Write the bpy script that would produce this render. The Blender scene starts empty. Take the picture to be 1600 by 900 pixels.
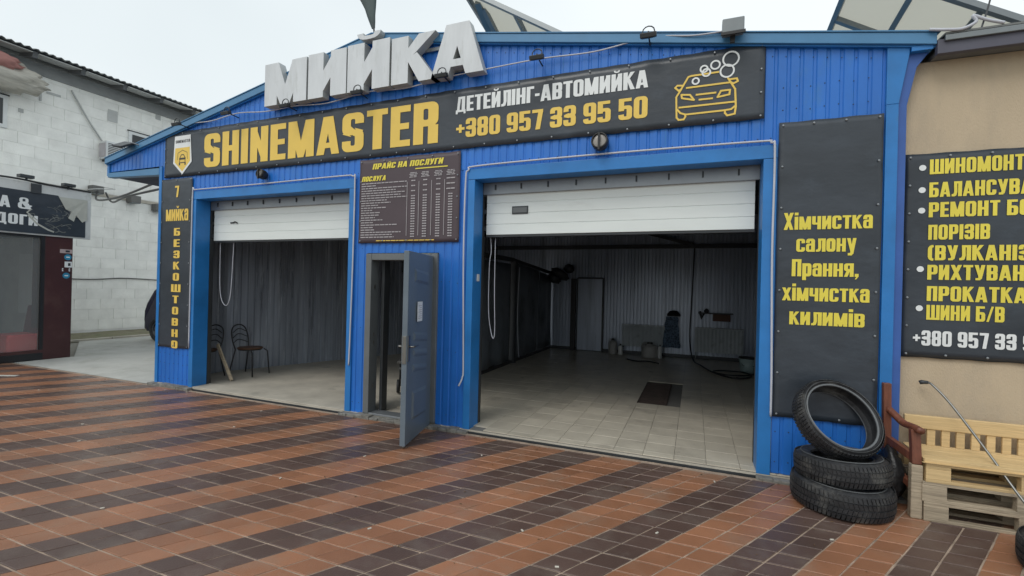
import bpy, bmesh, math, random
from mathutils import Vector, Matrix, noise
from mathutils.geometry import delaunay_2d_cdt
random.seed(7)
S = bpy.context.scene
COL = S.collection
R = math.radians
V3 = Vector
# ------------------------------------------------------------------ camera
YAW, ROLL = R(21.6), R(1.4)
fw = V3((-math.sin(YAW), math.cos(YAW), 0))
r0 = V3((math.cos(YAW), math.sin(YAW), 0)); u0 = V3((0, 0, 1))
rt = r0*math.cos(ROLL)+u0*math.sin(ROLL); up = -r0*math.sin(ROLL)+u0*math.cos(ROLL)
cam = bpy.data.objects.new('camera', bpy.data.cameras.new('camera')); COL.objects.link(cam)
cam.matrix_world = Matrix((( rt.x, up.x, -fw.x, 0), (rt.y, up.y, -fw.y, 0), (rt.z, up.z, -fw.z, 1.65), (0, 0, 0, 1)))
cam.data.sensor_width = 36; cam.data.lens = 16.2; cam.data.clip_start = .05; cam.data.clip_end = 2000
S.camera = cam
# ------------------------------------------------------------------ sky and light (bright overcast)
W = bpy.data.worlds.new('World'); S.world = W; W.use_nodes = True
nt = W.node_tree; N = nt.nodes; L = nt.links; N.clear()
out = N.new('ShaderNodeOutputWorld'); mixs = N.new('ShaderNodeMixShader')
sky = N.new('ShaderNodeTexSky'); sky.sky_type = 'NISHITA'; sky.sun_disc = False
SUN_EL, SUN_AZ = 50, 200
sky.sun_elevation = R(SUN_EL); sky.sun_rotation = R(SUN_AZ); sky.dust_density = 5; sky.air_density = 1.5
b1 = N.new('ShaderNodeBackground'); b1.inputs[1].default_value = .08
b2 = N.new('ShaderNodeBackground'); b2.inputs[1].default_value = .95
tc = N.new('ShaderNodeTexCoord'); nz = N.new('ShaderNodeTexNoise'); nz.inputs['Scale'].default_value = 1.3; nz.inputs['Detail'].default_value = 3
cr = N.new('ShaderNodeValToRGB'); cr.color_ramp.elements[0].position = .3; cr.color_ramp.elements[1].position = .7
cr.color_ramp.elements[0].color = (.64, .70, .72, 1); cr.color_ramp.elements[1].color = (.83, .88, .89, 1)
L.new(tc.outputs['Generated'], nz.inputs['Vector']); L.new(nz.outputs['Fac'], cr.inputs['Fac'])
L.new(cr.outputs['Color'], b2.inputs[0]); L.new(sky.outputs[0], b1.inputs[0])
mixs.inputs[0].default_value = .88
L.new(b1.outputs[0], mixs.inputs[1]); L.new(b2.outputs[0], mixs.inputs[2]); L.new(mixs.outputs[0], out.inputs[0])
sun = bpy.data.objects.new('sun', bpy.data.lights.new('sun', 'SUN')); COL.objects.link(sun)
sun.data.energy = .7; sun.data.angle = R(25); sun.data.color = (1, .97, .92)
sd = V3((math.sin(R(SUN_AZ))*math.cos(R(SUN_EL)), math.cos(R(SUN_AZ))*math.cos(R(SUN_EL)), math.sin(R(SUN_EL))))
sun.rotation_euler = sd.to_track_quat('Z', 'Y').to_euler()
S.view_settings.view_transform = 'Standard'; S.view_settings.look = 'None'
S.view_settings.exposure = .46; S.view_settings.gamma = 1; S.view_settings.use_curve_mapping = False

# ------------------------------------------------------------------ materials
MATS = {}
def mat(name, col, rough=.6, metal=0, var=.12, sc=3.0, bump=.0, bsc=60, rnd=0, dirt_or_sheen=None, dsc=1.5, dth=.55, island=False, spec=.5, stretch=None, damt=1.0):
    m = bpy.data.materials.new(name); m.use_nodes = True; MATS[name] = m
    n = m.node_tree.nodes; l = m.node_tree.links; b = n['Principled BSDF']
    b.inputs['Metallic'].default_value = metal; b.inputs['Specular IOR Level'].default_value = spec
    g = n.new('ShaderNodeNewGeometry'); mp = n.new('ShaderNodeMapping')
    l.new(g.outputs['Position'], mp.inputs['Vector'])
    if stretch: mp.inputs['Scale'].default_value = stretch
    t = n.new('ShaderNodeTexNoise'); t.inputs['Scale'].default_value = sc; t.inputs['Detail'].default_value = 6; t.inputs['Roughness'].default_value = .6
    l.new(mp.outputs[0], t.inputs['Vector'])
    mr = n.new('ShaderNodeMapRange'); mr.inputs[1].default_value = .3; mr.inputs[2].default_value = .7
    mr.inputs[3].default_value = 1-var; mr.inputs[4].default_value = 1+var
    l.new(t.outputs['Fac'], mr.inputs[0])
    val = mr.outputs[0]
    if rnd:
        src = n.new('ShaderNodeObjectInfo').outputs['Random']
        a = n.new('ShaderNodeMath'); a.operation = 'ADD'; l.new(src, a.inputs[0]); l.new(g.outputs['Random Per Island'], a.inputs[1])
        f = n.new('ShaderNodeMath'); f.operation = 'FRACT'; l.new(a.outputs[0], f.inputs[0])
        r2 = n.new('ShaderNodeMapRange'); r2.inputs[3].default_value = 1-rnd; r2.inputs[4].default_value = 1+rnd; l.new(f.outputs[0], r2.inputs[0])
        mu = n.new('ShaderNodeMath'); mu.operation = 'MULTIPLY'; l.new(val, mu.inputs[0]); l.new(r2.outputs[0], mu.inputs[1]); val = mu.outputs[0]
    vm = n.new('ShaderNodeVectorMath'); vm.operation = 'SCALE'; vm.inputs[0].default_value = col; l.new(val, vm.inputs['Scale'])
    c = vm.outputs[0]
    rm = n.new('ShaderNodeMapRange'); rm.inputs[3].default_value = max(0, rough-.08); rm.inputs[4].default_value = min(1, rough+.1); l.new(t.outputs['Fac'], rm.inputs[0])
    if dirt_or_sheen:
        t2 = n.new('ShaderNodeTexNoise'); t2.inputs['Scale'].default_value = dsc; t2.inputs['Detail'].default_value = 8; t2.inputs['Roughness'].default_value = .7
        l.new(mp.outputs[0], t2.inputs['Vector'])
        d = n.new('ShaderNodeMapRange'); d.inputs[1].default_value = dth; d.inputs[2].default_value = dth+.16; d.inputs[4].default_value = damt; l.new(t2.outputs['Fac'], d.inputs[0])
        mx = n.new('ShaderNodeMix'); mx.data_type = 'RGBA'; l.new(d.outputs[0], mx.inputs[0]); l.new(c, mx.inputs[6]); mx.inputs[7].default_value = (*dirt_or_sheen, 1); c = mx.outputs[2]
    l.new(c, b.inputs['Base Color']); l.new(rm.outputs[0], b.inputs['Roughness'])
    if bump:
        t3 = n.new('ShaderNodeTexNoise'); t3.inputs['Scale'].default_value = bsc; t3.inputs['Detail'].default_value = 5
        l.new(mp.outputs[0], t3.inputs['Vector'])
        bp = n.new('ShaderNodeBump'); bp.inputs['Strength'].default_value = bump; bp.inputs['Distance'].default_value = .01
        l.new(t3.outputs['Fac'], bp.inputs['Height']); l.new(bp.outputs[0], b.inputs['Normal'])
    return m
blue = mat('blue_cladding', (.018, .155, .56), .38, var=.16, sc=2.2, bump=.35, bsc=5, dirt_or_sheen=(.045, .18, .42), dsc=3.5, dth=.58, damt=.6, stretch=(1, 1, .5))
trimb = mat('blue_trim', (.020, .180, .50), .38, var=.16, sc=2.5, bump=.3, bsc=7, dirt_or_sheen=(.06, .16, .30), dsc=5, dth=.62, damt=.6)
fasb = mat('blue_fascia', (.07, .215, .40), .4, var=.08, bump=.1, bsc=5)
bann = mat('banner_vinyl', (.034, .043, .056), .36, var=.25, sc=1.6, bump=1.0, bsc=2.6, dirt_or_sheen=(.055, .072, .095), dsc=2.0, dth=.56, damt=.6, stretch=(1, 1, 1.6))
brownb = mat('price_vinyl', (.070, .050, .060), .5, var=.1, bump=.3, bsc=4)
yel = mat('yellow_print', (.80, .56, .11), .5, var=.06)
yel2 = mat('bright_yellow_print', (.78, .66, .08), .5, var=.06)
whi = mat('white_print', (.76, .79, .80), .5, var=.06)
greyp = mat('grey_print', (.42, .40, .42), .5)
dark = mat('dark_print', (.03, .03, .035), .5)
letm = mat('letter_white', (.62, .65, .68), .35, var=.10, bump=.05, dirt_or_sheen=(.42, .44, .43), dsc=5, dth=.55, damt=.6, stretch=(2, 1, .4))
lets = mat('letter_side', (.42, .44, .44), .5, var=.15, dirt_or_sheen=(.2, .2, .18), dsc=6, dth=.6, damt=.5)
doorw = mat('white_door_panel', (.74, .79, .78), .35, var=.04, sc=2, dirt_or_sheen=(.58, .61, .59), dsc=2.5, dth=.60, damt=.5, stretch=(.6, 1, 3))
galv = mat('galvanised', (.28, .30, .32), .4, metal=.6, var=.15)
gdark = mat('dark_metal', (.045, .05, .055), .45, metal=.3, var=.2)
greyd = mat('grey_door_paint', (.13, .165, .20), .36, var=.1, bump=.15, bsc=40, dirt_or_sheen=(.15, .16, .16), dsc=6, dth=.63, damt=.5)
greyf = mat('grey_frame_paint', (.13, .142, .148), .42, var=.1, dirt_or_sheen=(.14, .14, .13), dsc=5, dth=.62)
conc = mat('concrete', (.47, .435, .37), .6, var=.18, sc=2.5, bump=.4, bsc=50, dirt_or_sheen=(.2, .19, .17), dsc=1.6, dth=.57, damt=.8)
conc2 = mat('light_concrete', (.47, .47, .44), .8, var=.12, sc=1.6, bump=.4, bsc=60, dirt_or_sheen=(.33, .33, .29), dsc=1.1, dth=.5, damt=.8)
tilm = mat('floor_tile', (.53, .485, .40), .30, var=.10, sc=4, rnd=.08, dirt_or_sheen=(.27, .24, .20), dsc=2.1, dth=.56, damt=.75)
groutm = mat('floor_grout', (.17, .165, .155), .8, var=.1)
mort = mat('paving_joint', (.35, .27, .21), .85, var=.35, sc=8, bump=.5, bsc=80)
tor = mat('orange_paver', (.30, .138, .076), .30, var=.22, sc=1.1, bump=.35, bsc=120, rnd=.13, dirt_or_sheen=(.29, .19, .135), dsc=1.7, dth=.50, damt=.65)
tdk = mat('dark_paver', (.104, .066, .055), .30, var=.22, sc=1.1, bump=.35, bsc=120, rnd=.13, dirt_or_sheen=(.17, .135, .115), dsc=2.6, dth=.50, damt=.6)
iwall = mat('inner_wall_sheet', (.30, .33, .385), .28, metal=.25, var=.3, sc=2, dirt_or_sheen=(.68, .72, .78), dsc=3.4, dth=.55, damt=.75, stretch=(3.2, 3.2, .22))  # pale streaks paint the sheen highlights of the ribs into the colour
iwall2 = mat('back_wall_sheet', (.38, .43, .52), .30, metal=.3, var=.2, sc=2, dirt_or_sheen=(.20, .23, .28), dsc=2.4, dth=.52, damt=.7, stretch=(2.5, 2.5, .16))
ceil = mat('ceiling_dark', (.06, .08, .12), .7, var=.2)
curt = mat('curtain_sheet', (.14, .16, .185), .45, var=.2, sc=2, bump=.6, bsc=4, dirt_or_sheen=(.06, .065, .07), dsc=2, dth=.5, stretch=(1, 1, .5))
rub = mat('tyre_rubber', (.020, .021, .024), .62, var=.3, sc=12, bump=.4, bsc=50, dirt_or_sheen=(.11, .108, .10), dsc=5, dth=.53, damt=.75)
rubg = mat('worn_rubber', (.075, .08, .085), .6, var=.3, sc=20, bump=.4, bsc=40)
brim = mat('tyre_bead', (.14, .15, .16), .5, var=.2)
wally = mat('beige_render', (.51, .415, .295), .85, var=.10, sc=1.2, bump=.5, bsc=110, dirt_or_sheen=(.42, .35, .265), dsc=1.6, stretch=(1.5, 1, .5), dth=.52, damt=.6)
block = mat('white_block', (.87, .87, .83), .8, var=.08, sc=3, bump=.6, bsc=45, rnd=.05, dirt_or_sheen=(.74, .735, .70), dsc=1.3, dth=.56, damt=.7)
blkj = mat('block_joint', (.80, .80, .77), .9, var=.1)
slate = mat('fibre_cement', (.17, .18, .18), .85, var=.2, sc=3, bump=.3)
eave = mat('eave_board', (.46, .47, .46), .8, var=.15, stretch=(1, .3, 1))
eave2 = mat('dark_rafter', (.10, .105, .11), .8, var=.15)
pvc = mat('white_plastic', (.68, .70, .70), .35, var=.05)
pvcg = mat('cable_white', (.50, .52, .58), .4, var=.1)
blk = mat('black_plastic', (.018, .018, .02), .4, var=.2)
steel = mat('steel', (.24, .24, .23), .36, metal=.9, var=.1)
maroon = mat('maroon_panel', (.062, .022, .022), .38, var=.15, sc=2, dirt_or_sheen=(.085, .04, .035), dsc=2, dth=.55)
red = mat('red_vinyl', (.60, .03, .03), .35, var=.1)
pine = mat('pine_wood', (.62, .45, .23), .6, var=.16, sc=14, bump=.3, bsc=30, stretch=(.3, 3, 6), dirt_or_sheen=(.48, .32, .14), dsc=9, dth=.6, rnd=.08)
pineg = mat('weathered_wood', (.40, .33, .24), .75, var=.3, sc=14, bump=.5, bsc=30, stretch=(.3, 3, 6), dirt_or_sheen=(.20, .165, .12), dsc=6, dth=.57, rnd=.1)
redw = mat('red_brown_wood', (.16, .055, .032), .45, var=.3, sc=10, bump=.3, bsc=30, stretch=(3, 3, .6), dirt_or_sheen=(.26, .13, .07), dsc=7, dth=.6)
rust = mat('rusty_grate', (.055, .038, .032), .7, var=.4, sc=12, bump=.5)
mud = mat('muddy_verge', (.20, .185, .12), .95, var=.35, sc=3, bump=1, bsc=25, dirt_or_sheen=(.10, .13, .05), dsc=3, dth=.52)
terr = mat('bare_ground', (.24, .23, .2), .95, var=.2, sc=.6, bump=.5)
carp = mat('car_paint_plum', (.020, .018, .040), .22, var=.05)
glass = mat('dark_glass', (.02, .025, .03), .06, var=.02)
tealm = mat('teal_plastic', (.20, .42, .42), .4)
orgb = mat('solar_underside', (.50, .49, .43), .6, var=.12, sc=.8, dirt_or_sheen=(.36, .36, .33), dsc=.6, dth=.5, damt=.8)
_n = orgb.node_tree; _t = _n.nodes.new('ShaderNodeBsdfTranslucent'); _t.inputs[0].default_value = (.74, .73, .68, 1); _m = _n.nodes.new('ShaderNodeMixShader'); _m.inputs[0].default_value = .85
_n.links.new(_n.nodes['Principled BSDF'].outputs[0], _m.inputs[1]); _n.links.new(_t.outputs[0], _m.inputs[2]); _n.links.new(_m.outputs[0], _n.nodes['Material Output'].inputs[0])
alu = mat('aluminium_frame', (.20, .22, .23), .4, metal=.4, var=.1)
tarp = mat('cream_tarp', (.42, .40, .35), .6, var=.25, sc=5, bump=.8, bsc=12, stretch=(1, .4, 3))
bluest = mat('blue_sticker', (.03, .25, .42), .4)
cloth = mat('printed_apron', (.10, .15, .22), .8, var=.9, sc=22)
maskg = mat('torn_foil', (.45, .46, .42), .6, var=.15)
scuff = mat('scratched_vinyl', (.16, .17, .165), .6, var=.4, sc=10)
gl = bpy.data.materials.new('window_glass'); gl.use_nodes = True
_b = gl.node_tree.nodes['Principled BSDF']; _b.inputs['Base Color'].default_value = (.42, .45, .45, 1); _b.inputs['Roughness'].default_value = .03  # pale base at low alpha paints a grey reflected veil on the pane
_b.inputs['Alpha'].default_value = .2; _b.inputs['Specular IOR Level'].default_value = .9

# ------------------------------------------------------------------ helpers
class MB:
    def __init__(s): s.v = []; s.f = []; s.m = []
    def add(s, vs, fs, mi=0):
        o = len(s.v); s.v += [tuple(p) for p in vs]; s.f += [tuple(i+o for i in f) for f in fs]; s.m += [mi]*len(fs); return s
    def box(s, x0, x1, y0, y1, z0, z1, mi=0, M=None):
        vs = [V3((x, y, z)) for z in (z0, z1) for y in (y0, y1) for x in (x0, x1)]
        if M: vs = [M @ p for p in vs]
        return s.add(vs, [(0, 2, 3, 1), (4, 5, 7, 6), (0, 1, 5, 4), (2, 6, 7, 3), (0, 4, 6, 2), (1, 3, 7, 5)], mi)
    def beam(s, p, q, w, h, upv=(0, 0, 1), mi=0):
        p, q = V3(p), V3(q); d = (q-p).normalized(); a = d.cross(V3(upv)).normalized()*w/2; b = a.cross(d).normalized()*h/2
        vs = [c+sa*a+sb*b for c in (p, q) for sb in (-1, 1) for sa in (-1, 1)]
        return s.add(vs, [(0, 1, 3, 2), (4, 6, 7, 5), (0, 4, 5, 1), (2, 3, 7, 6), (0, 2, 6, 4), (1, 5, 7, 3)], mi)
    def tube(s, pts, r, n=8, mi=0, closed=False, cap=True):
        pts = [V3(p) for p in pts]; k = len(pts); rings = []; pa = None
        rr = r if isinstance(r, (list, tuple)) else [r]*k
        for i, p in enumerate(pts):
            a = pts[(i-1) % k] if (i or closed) else p; b = pts[(i+1) % k] if (i < k-1 or closed) else p
            d = (b-a).normalized()
            if pa is None: pa = d.orthogonal().normalized()
            pa = (pa-d*pa.dot(d)).normalized(); pb = d.cross(pa)
            rings.append([p+(pa*math.cos(t*2*math.pi/n)+pb*math.sin(t*2*math.pi/n))*rr[i] for t in range(n)])
        vs = [q for ring in rings for q in ring]; fs = []
        for i in range(k if closed else k-1):
            j = (i+1) % k
            for t in range(n): fs.append((i*n+t, i*n+(t+1) % n, j*n+(t+1) % n, j*n+t))
        if cap and not closed: fs += [tuple(range(n))[::-1], tuple(range((k-1)*n, k*n))]
        return s.add(vs, fs, mi)
    def lathe(s, prof, c, axis=(0, 0, 1), n=32, mi=0, closed=False):
        ax = V3(axis).normalized(); a = ax.orthogonal().normalized(); b = ax.cross(a); c = V3(c); k = len(prof)
        vs = [c+ax*h+(a*math.cos(t*2*math.pi/n)+b*math.sin(t*2*math.pi/n))*r for (r, h) in prof for t in range(n)]
        fs = []
        for i in range(k if closed else k-1):
            j = (i+1) % k
            for t in range(n): fs.append((i*n+t, i*n+(t+1) % n, j*n+(t+1) % n, j*n+t))
        return s.add(vs, fs, mi)
    def prism(s, poly, y0, y1, axis='y', mi=0):
        n = len(poly)
        if axis == 'y': vs = [(x, y, z) for y in (y0, y1) for (x, z) in poly]
        elif axis == 'x': vs = [(y, x, z) for y in (y0, y1) for (x, z) in poly]
        else: vs = [(x, z, y) for y in (y0, y1) for (x, z) in poly]
        return s.add(vs, [tuple(range(n)), tuple(range(2*n-1, n-1, -1))]+[(i, i+n, (i+1) % n+n, (i+1) % n) for i in range(n)], mi)
    def build(s, name, mats, parent=None, bevel=0, smooth=False, seg=2, kind=None, label=None):
        me = bpy.data.meshes.new(name); me.from_pydata(s.v, [], s.f)
        if not isinstance(mats, (list, tuple)): mats = [mats]
        for m in mats: me.materials.append(m)
        if len(mats) > 1: me.polygons.foreach_set('material_index', s.m)
        bm = bmesh.new(); bm.from_mesh(me); bmesh.ops.recalc_face_normals(bm, faces=bm.faces); bm.to_mesh(me); bm.free()
        o = bpy.data.objects.new(name, me); COL.objects.link(o)
        if parent: o.parent = parent
        if smooth:
            for p in me.polygons: p.use_smooth = True
        if bevel:
            b = o.modifiers.new('b', 'BEVEL'); b.width = bevel; b.segments = seg; b.limit_method = 'ANGLE'; b.angle_limit = R(40)
        if kind: o['kind'] = kind
        if label: o['label'] = label
        return o
def thing(name, label, cat, loc=(0, 0, 0), rz=0, group=None):
    o = bpy.data.objects.new(name, None); COL.objects.link(o); o.location = loc; o.rotation_euler = (0, 0, rz)
    o.empty_display_size = .1; o['label'] = label; o['category'] = cat
    if group: o['group'] = group
    return o
def wthing(*a, **k):   # thing whose parts are modelled in world coordinates: shift its children back
    t = thing(*a, **k); PENDING.append(t); return t
PENDING = []
def tag(o, label, cat, group=None):
    o['label'] = label; o['category'] = cat
    if group: o['group'] = group
    return o
def copy_tree(o, loc, rz=None, label=None, scale=None):
    def cp(s, parent):
        c = s.copy(); COL.objects.link(c); c.parent = parent
        for ch in s.children: cp(ch, c)
        return c
    r = cp(o, None); r.location = loc
    if rz is not None: r.rotation_euler = (0, 0, rz)
    if scale: r.scale = scale
    if label: r['label'] = label
    return r

# ------------------------------------------------------------------ condensed heavy lettering, built from strokes
ST, HB = .218, .158
def Rr(x0, y0, x1, y1): return [[(x0, y0), (x1, y0), (x1, y1), (x0, y1)]]
def Pl(*p): return [list(p)]
def rrp(x0, y0, x1, y1, r, m=8):
    r = min(r, (x1-x0)/2-.001, (y1-y0)/2-.001); P = []
    cs = [(x1-r, y1-r, 0), (x0+r, y1-r, 90), (x0+r, y0+r, 180), (x1-r, y0+r, 270)]
    for i, (cx, cy, a) in enumerate(cs):
        for k in range(5):
            t = R(a+k*22.5); P.append((cx+r*math.cos(t), cy+r*math.sin(t)))
        nx = cs[(i+1) % 4]; t = R(nx[2]); e = (nx[0]+r*math.cos(t), nx[1]+r*math.sin(t)); b = P[-1]
        for k in range(1, m): P.append((b[0]+(e[0]-b[0])*k/m, b[1]+(e[1]-b[1])*k/m))
    return P
def Ring(x0, y0, x1, y1, s=None, h=None, r=.17, skip=None):
    s = s or ST; h = h or HB
    A = rrp(x0, y0, x1, y1, r); B = rrp(x0+s, y0+h, x1-s, y1-h, max(r-.13, .035)); o = []
    for i in range(len(A)):
        j = (i+1) % len(A); mx, my = (A[i][0]+A[j][0])/2, (A[i][1]+A[j][1])/2
        if skip and skip(mx, my): continue
        o.append([A[i], A[j], B[j], B[i]])
    return o
def glyphs(w=.54):
    s, h = ST, HB; G = {}; q = w
    V = lambda x, a=0, b=1: Rr(x, a, x+s, b)
    G['O'] = (q, Ring(0, 0, q, 1))
    G['C'] = (q, Ring(0, 0, q, 1, skip=lambda x, y: x > q-.02 and .36 < y < .63))
    up_ = lambda f: Ring(0, .43, q, 1, r=.16, skip=f); lo_ = lambda f: Ring(0, 0, q, .57, r=.16, skip=f)
    G['S'] = (q, up_(lambda x, y: (x > q-.01 and y < .72) or (y < .47 and x > q*.5))+lo_(lambda x, y: (x < .01 and y > .28) or (y > .53 and x < q*.5))+Pl((.03, .62), (.16, .5), (q-.03, .38), (q-.16, .5), (.2, .68)))
    G['3'] = (q, Ring(0, .45, q, 1, r=.16, skip=lambda x, y: x < .02 and y < .7)+Ring(0, 0, q, .56, r=.16, skip=lambda x, y: x < .02 and y > .3))
    G['8'] = (q, Ring(0, .44, q, 1, r=.16)+Ring(0, 0, q, .57, r=.16))
    G['0'] = G['O']
    G['9'] = (q, Ring(0, .36, q, 1, r=.16)+Ring(0, 0, q, .9, r=.16, skip=lambda x, y: y > .6 or (x < .02 and y > .26)))
    G['5'] = (q, Rr(0, .85, q-.03, 1)+V(0, .42, 1)+Ring(0, 0, q, .66, r=.16, skip=lambda x, y: x < .02 and .25 < y < .5))
    G['7'] = (q-.04, Rr(0, .84, q-.04, 1)+Pl((q-.26, .86), (q-.04, .9), (q-.17, 0), (q-.38, 0)))
    G['+'] = (.44, Rr(0, .42, .44, .56)+Rr(.15, .27, .29, .71))
    G['-'] = (.26, Rr(0, .36, .26, .52)); G[','] = (.2, Pl((0, 0), (.2, 0), (.2, .17), (0, .17))+Pl((.1, .02), (.2, .02), (.08, -.14), (0, -.14)))
    G['.'] = (.2, Rr(0, 0, .2, .17)); G['/'] = (.42, Pl((0, 0), (.14, 0), (.42, 1), (.28, 1)))
    G['('] = (.3, Ring(0, -.04, .6, 1.04, r=.28, skip=lambda x, y: x > .27))
    G['H'] = (q, V(0)+V(q-s)+Rr(s-.01, .42, q-s+.01, .58)); G['I'] = (s, V(0))
    G['N'] = (q, V(0)+V(q-s)+Pl((0, 1), (.17, 1), (q, 0), (q-.17, 0)))
    G['E'] = (.45, V(0)+Rr(.1, 0, .45, h)+Rr(.1, 1-h, .45, 1)+Rr(.1, .42, .42, .57))
    G['M'] = (.72, V(0, 0, 1)+V(.72-s)+Pl((0, 1), (.24, 1), (.36, .45), (.44, 0), (.28, 0))+Pl((.72, 1), (.48, 1), (.36, .45), (.28, 0), (.44, 0)))
    G['A'] = (.60, Pl((0, 0), (.2, 0), (.38, 1), (.17, 1))+Pl((.60, 0), (.40, 0), (.22, 1), (.43, 1))+Rr(.12, .17, .48, .31))
    G['T'] = (.50, Rr(0, .85, .5, 1)+V(.15)); G['R'] = (q, V(0)+Ring(0, .42, q, 1, r=.15)+V(q-s, 0, .44)+Rr(s-.02, .42, q-.06, .53))
    # Cyrillic
    for a, b in zip('ОСНЕМАТЗ', 'OCHEMAT3'): G[a] = G[b]
    G['Р'] = (q, V(0)+Ring(0, .36, q, 1, r=.16)); G['В'] = (q, V(0)+Ring(0, .44, q, 1, r=.15)+Ring(0, 0, q, .57, r=.15))
    G['Б'] = (q, V(0)+Rr(.1, .85, q-.03, 1)+Ring(0, 0, q, .62, r=.16)); G['Г'] = (.43, V(0)+Rr(.1, .84, .43, 1))
    G['П'] = (q, V(0)+V(q-s)+Rr(.1, .85, q-.1, 1)); G['І'] = (s, V(0)); G['К'] = (.56, V(0)+Pl((.15, .42), (.3, .6), (.56, 1), (.35, 1), (.16, .62))+Pl((.2, .5), (.33, .62), (.58, 0), (.36, 0)))
    G['И'] = (q, V(0)+V(q-s)+Pl((0, 0), (.17, 0), (q, 1), (q-.17, 1)))
    br = Ring(q/2-.15, 1.06, q/2+.15, 1.34, s=.08, h=.08, r=.12, skip=lambda x, y: y > 1.2)
    G['Й'] = (q, G['И'][1]+br); G['Л'] = (.56, Pl((.14, .3), (.12, 1), (.3, 1), (.32, .3), (.26, .05), (.16, 0), (0, 0), (0, .15), (.1, .17))+V(.36)+Rr(.14, .85, .5, 1))
    G['Д'] = (.64, Rr(0, -.12, .13, .1)+Rr(.51, -.12, .64, .1)+Rr(0, 0, .64, .14)+Pl((.07, .05), (.24, .05), (.33, 1), (.15, 1))+V(.38)+Rr(.15, .85, .5, 1))
    G['Ш'] = (.8, V(0)+V(.3)+V(.6)+Rr(.1, 0, .7, .14)); G['У'] = (.54, Pl((0, 1), (.2, 1), (.34, .32), (.2, .25))+Pl((.54, 1), (.34, 1), (.18, .1), (.26, 0), (.38, .1))+Rr(.06, 0, .3, .14))
    G['Х'] = (.58, Pl((0, 0), (.21, 0), (.58, 1), (.37, 1))+Pl((0, 1), (.21, 1), (.58, 0), (.37, 0)))
    G['Ч'] = (q, V(q-s)+V(0, .5, 1)+Rr(.06, .36, q-.1, .51)+Pl((0, .5), (0, .42), (.07, .36), (.2, .36), (.2, .55)))
    G['Я'] = (q, V(q-s)+Ring(0, .42, q, 1, r=.15)+Pl((.0, 0), (.2, 0), (.36, .5), (.16, .5))); G['Ц'] = (.6, V(0)+V(q-s)+Rr(.1, 0, q-.05, .14)+Rr(q-.14, -.13, q+.02, .12)+Rr(q-.1, 0, q+.02, .14))
    G['Ю'] = (.8, V(0)+Ring(.3, 0, .8, 1)+Rr(.1, .42, .4, .57)); G['Ж'] = (.8, V(.3)+Pl((0, 0), (.2, 0), (.48, .52), (.2, 1), (0, 1), (.22, .5))+Pl((.8, 0), (.6, 0), (.32, .52), (.6, 1), (.8, 1), (.58, .5)))
    G['&'] = (.62, Ring(.06, .5, .46, 1, s=.14, h=.12, r=.16)+Ring(0, 0, .5, .58, s=.17, h=.13, r=.18)+Pl((.1, .62), (.3, .66), (.64, 0), (.42, 0))+Pl((.36, .16), (.46, .02), (.64, .34), (.52, .38)))
    k = .76
    def low(ch, up): g = G[up]; G[ch] = (g[0]*.95, [[(x*.95, y*k) for x, y in p] for p in g[1]])
    for ch, upc in zip('смчитклняв', 'СМЧИТКЛНЯВ'): low(ch, upc)
    G['о'] = (q*.95, Ring(0, 0, q*.95, k, r=.16)); q2 = q*.95
    G['а'] = (q2, Ring(0, 0, q2, .48, s=.18, h=.12, r=.13)+Rr(q2-s, 0, q2, k-.12)+Ring(0, .3, q2, k, r=.15, h=.13, skip=lambda x, y: y < .52))
    G['р'] = (q2, Ring(0, 0, q2, k, r=.15)+Rr(0, -.22, s, k)); G['у'] = (.52, [[(x*.96, y*.98-.22) for x, y in p] for p in G['У'][1]])
    G['х'] = (.54, [[(x*.93, y*k) for x, y in p] for p in G['Х'][1]]); G['і'] = (s, Rr(0, 0, s, k)+Rr(0, .84, s, 1))
    G['й'] = (q2, [[(x*.95, y*k) for x, y in p] for p in G['И'][1]]+[[(x, y-.22) for x, y in p] for p in br])
    G[' '] = (.2, []); return G
GL = glyphs(); _tc = {}
def union(polys, depth_key=None):
    vs = []; fs = []
    for p in polys:
        a = sum(p[i][0]*p[(i+1) % len(p)][1]-p[(i+1) % len(p)][0]*p[i][1] for i in range(len(p)))
        if a < 0: p = p[::-1]
        fs.append(list(range(len(vs), len(vs)+len(p)))); vs += [Vector(q) for q in p]
    r = delaunay_2d_cdt(vs, [], fs, 1, 1e-5); return [tuple(v) for v in r[0]], [tuple(f) for f, og in zip(r[2], r[5]) if og]
def gtri(ch):
    if ch not in _tc: _tc[ch] = union(GL[ch][1]) if GL[ch][1] else ([], [])
    return _tc[ch]
def text_into(mb, txt, x0, z0, width, height, y, slant=0, gap=.075, face='y', mi=0, depth=0, ygrad=None, only=None):
    tot = sum(GL[c][0] for c in txt)+gap*(len(txt)-1); k = width/tot; x = 0
    for i, c in enumerate(txt):
        v, f = gtri(c)
        def P(a, b, d=0):
            px = x0+(x+a)*k+slant*b*height; pz = z0+b*height
            return (px, y+d, pz) if face == 'y' else (y-d, px, pz)
        if only is None or i in only:
            mb.add([P(a, b) for a, b in v], f, mi)
            if depth:
                mb.add([P(a, b, depth) for a, b in v], f, mi)
                ec = {}
                for t in f:
                    for j in range(len(t)):
                        e = (t[j], t[(j+1) % len(t)]); kk = tuple(sorted(e)); ec[kk] = ec.get(kk, 0)+1
                for (a, b), cnt in ec.items():
                    if cnt == 1: mb.add([P(*v[a]), P(*v[b]), P(*v[b], depth), P(*v[a], depth)], [(0, 1, 2, 3)], 1)
        x += GL[c][0]+gap
    return mb
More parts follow.
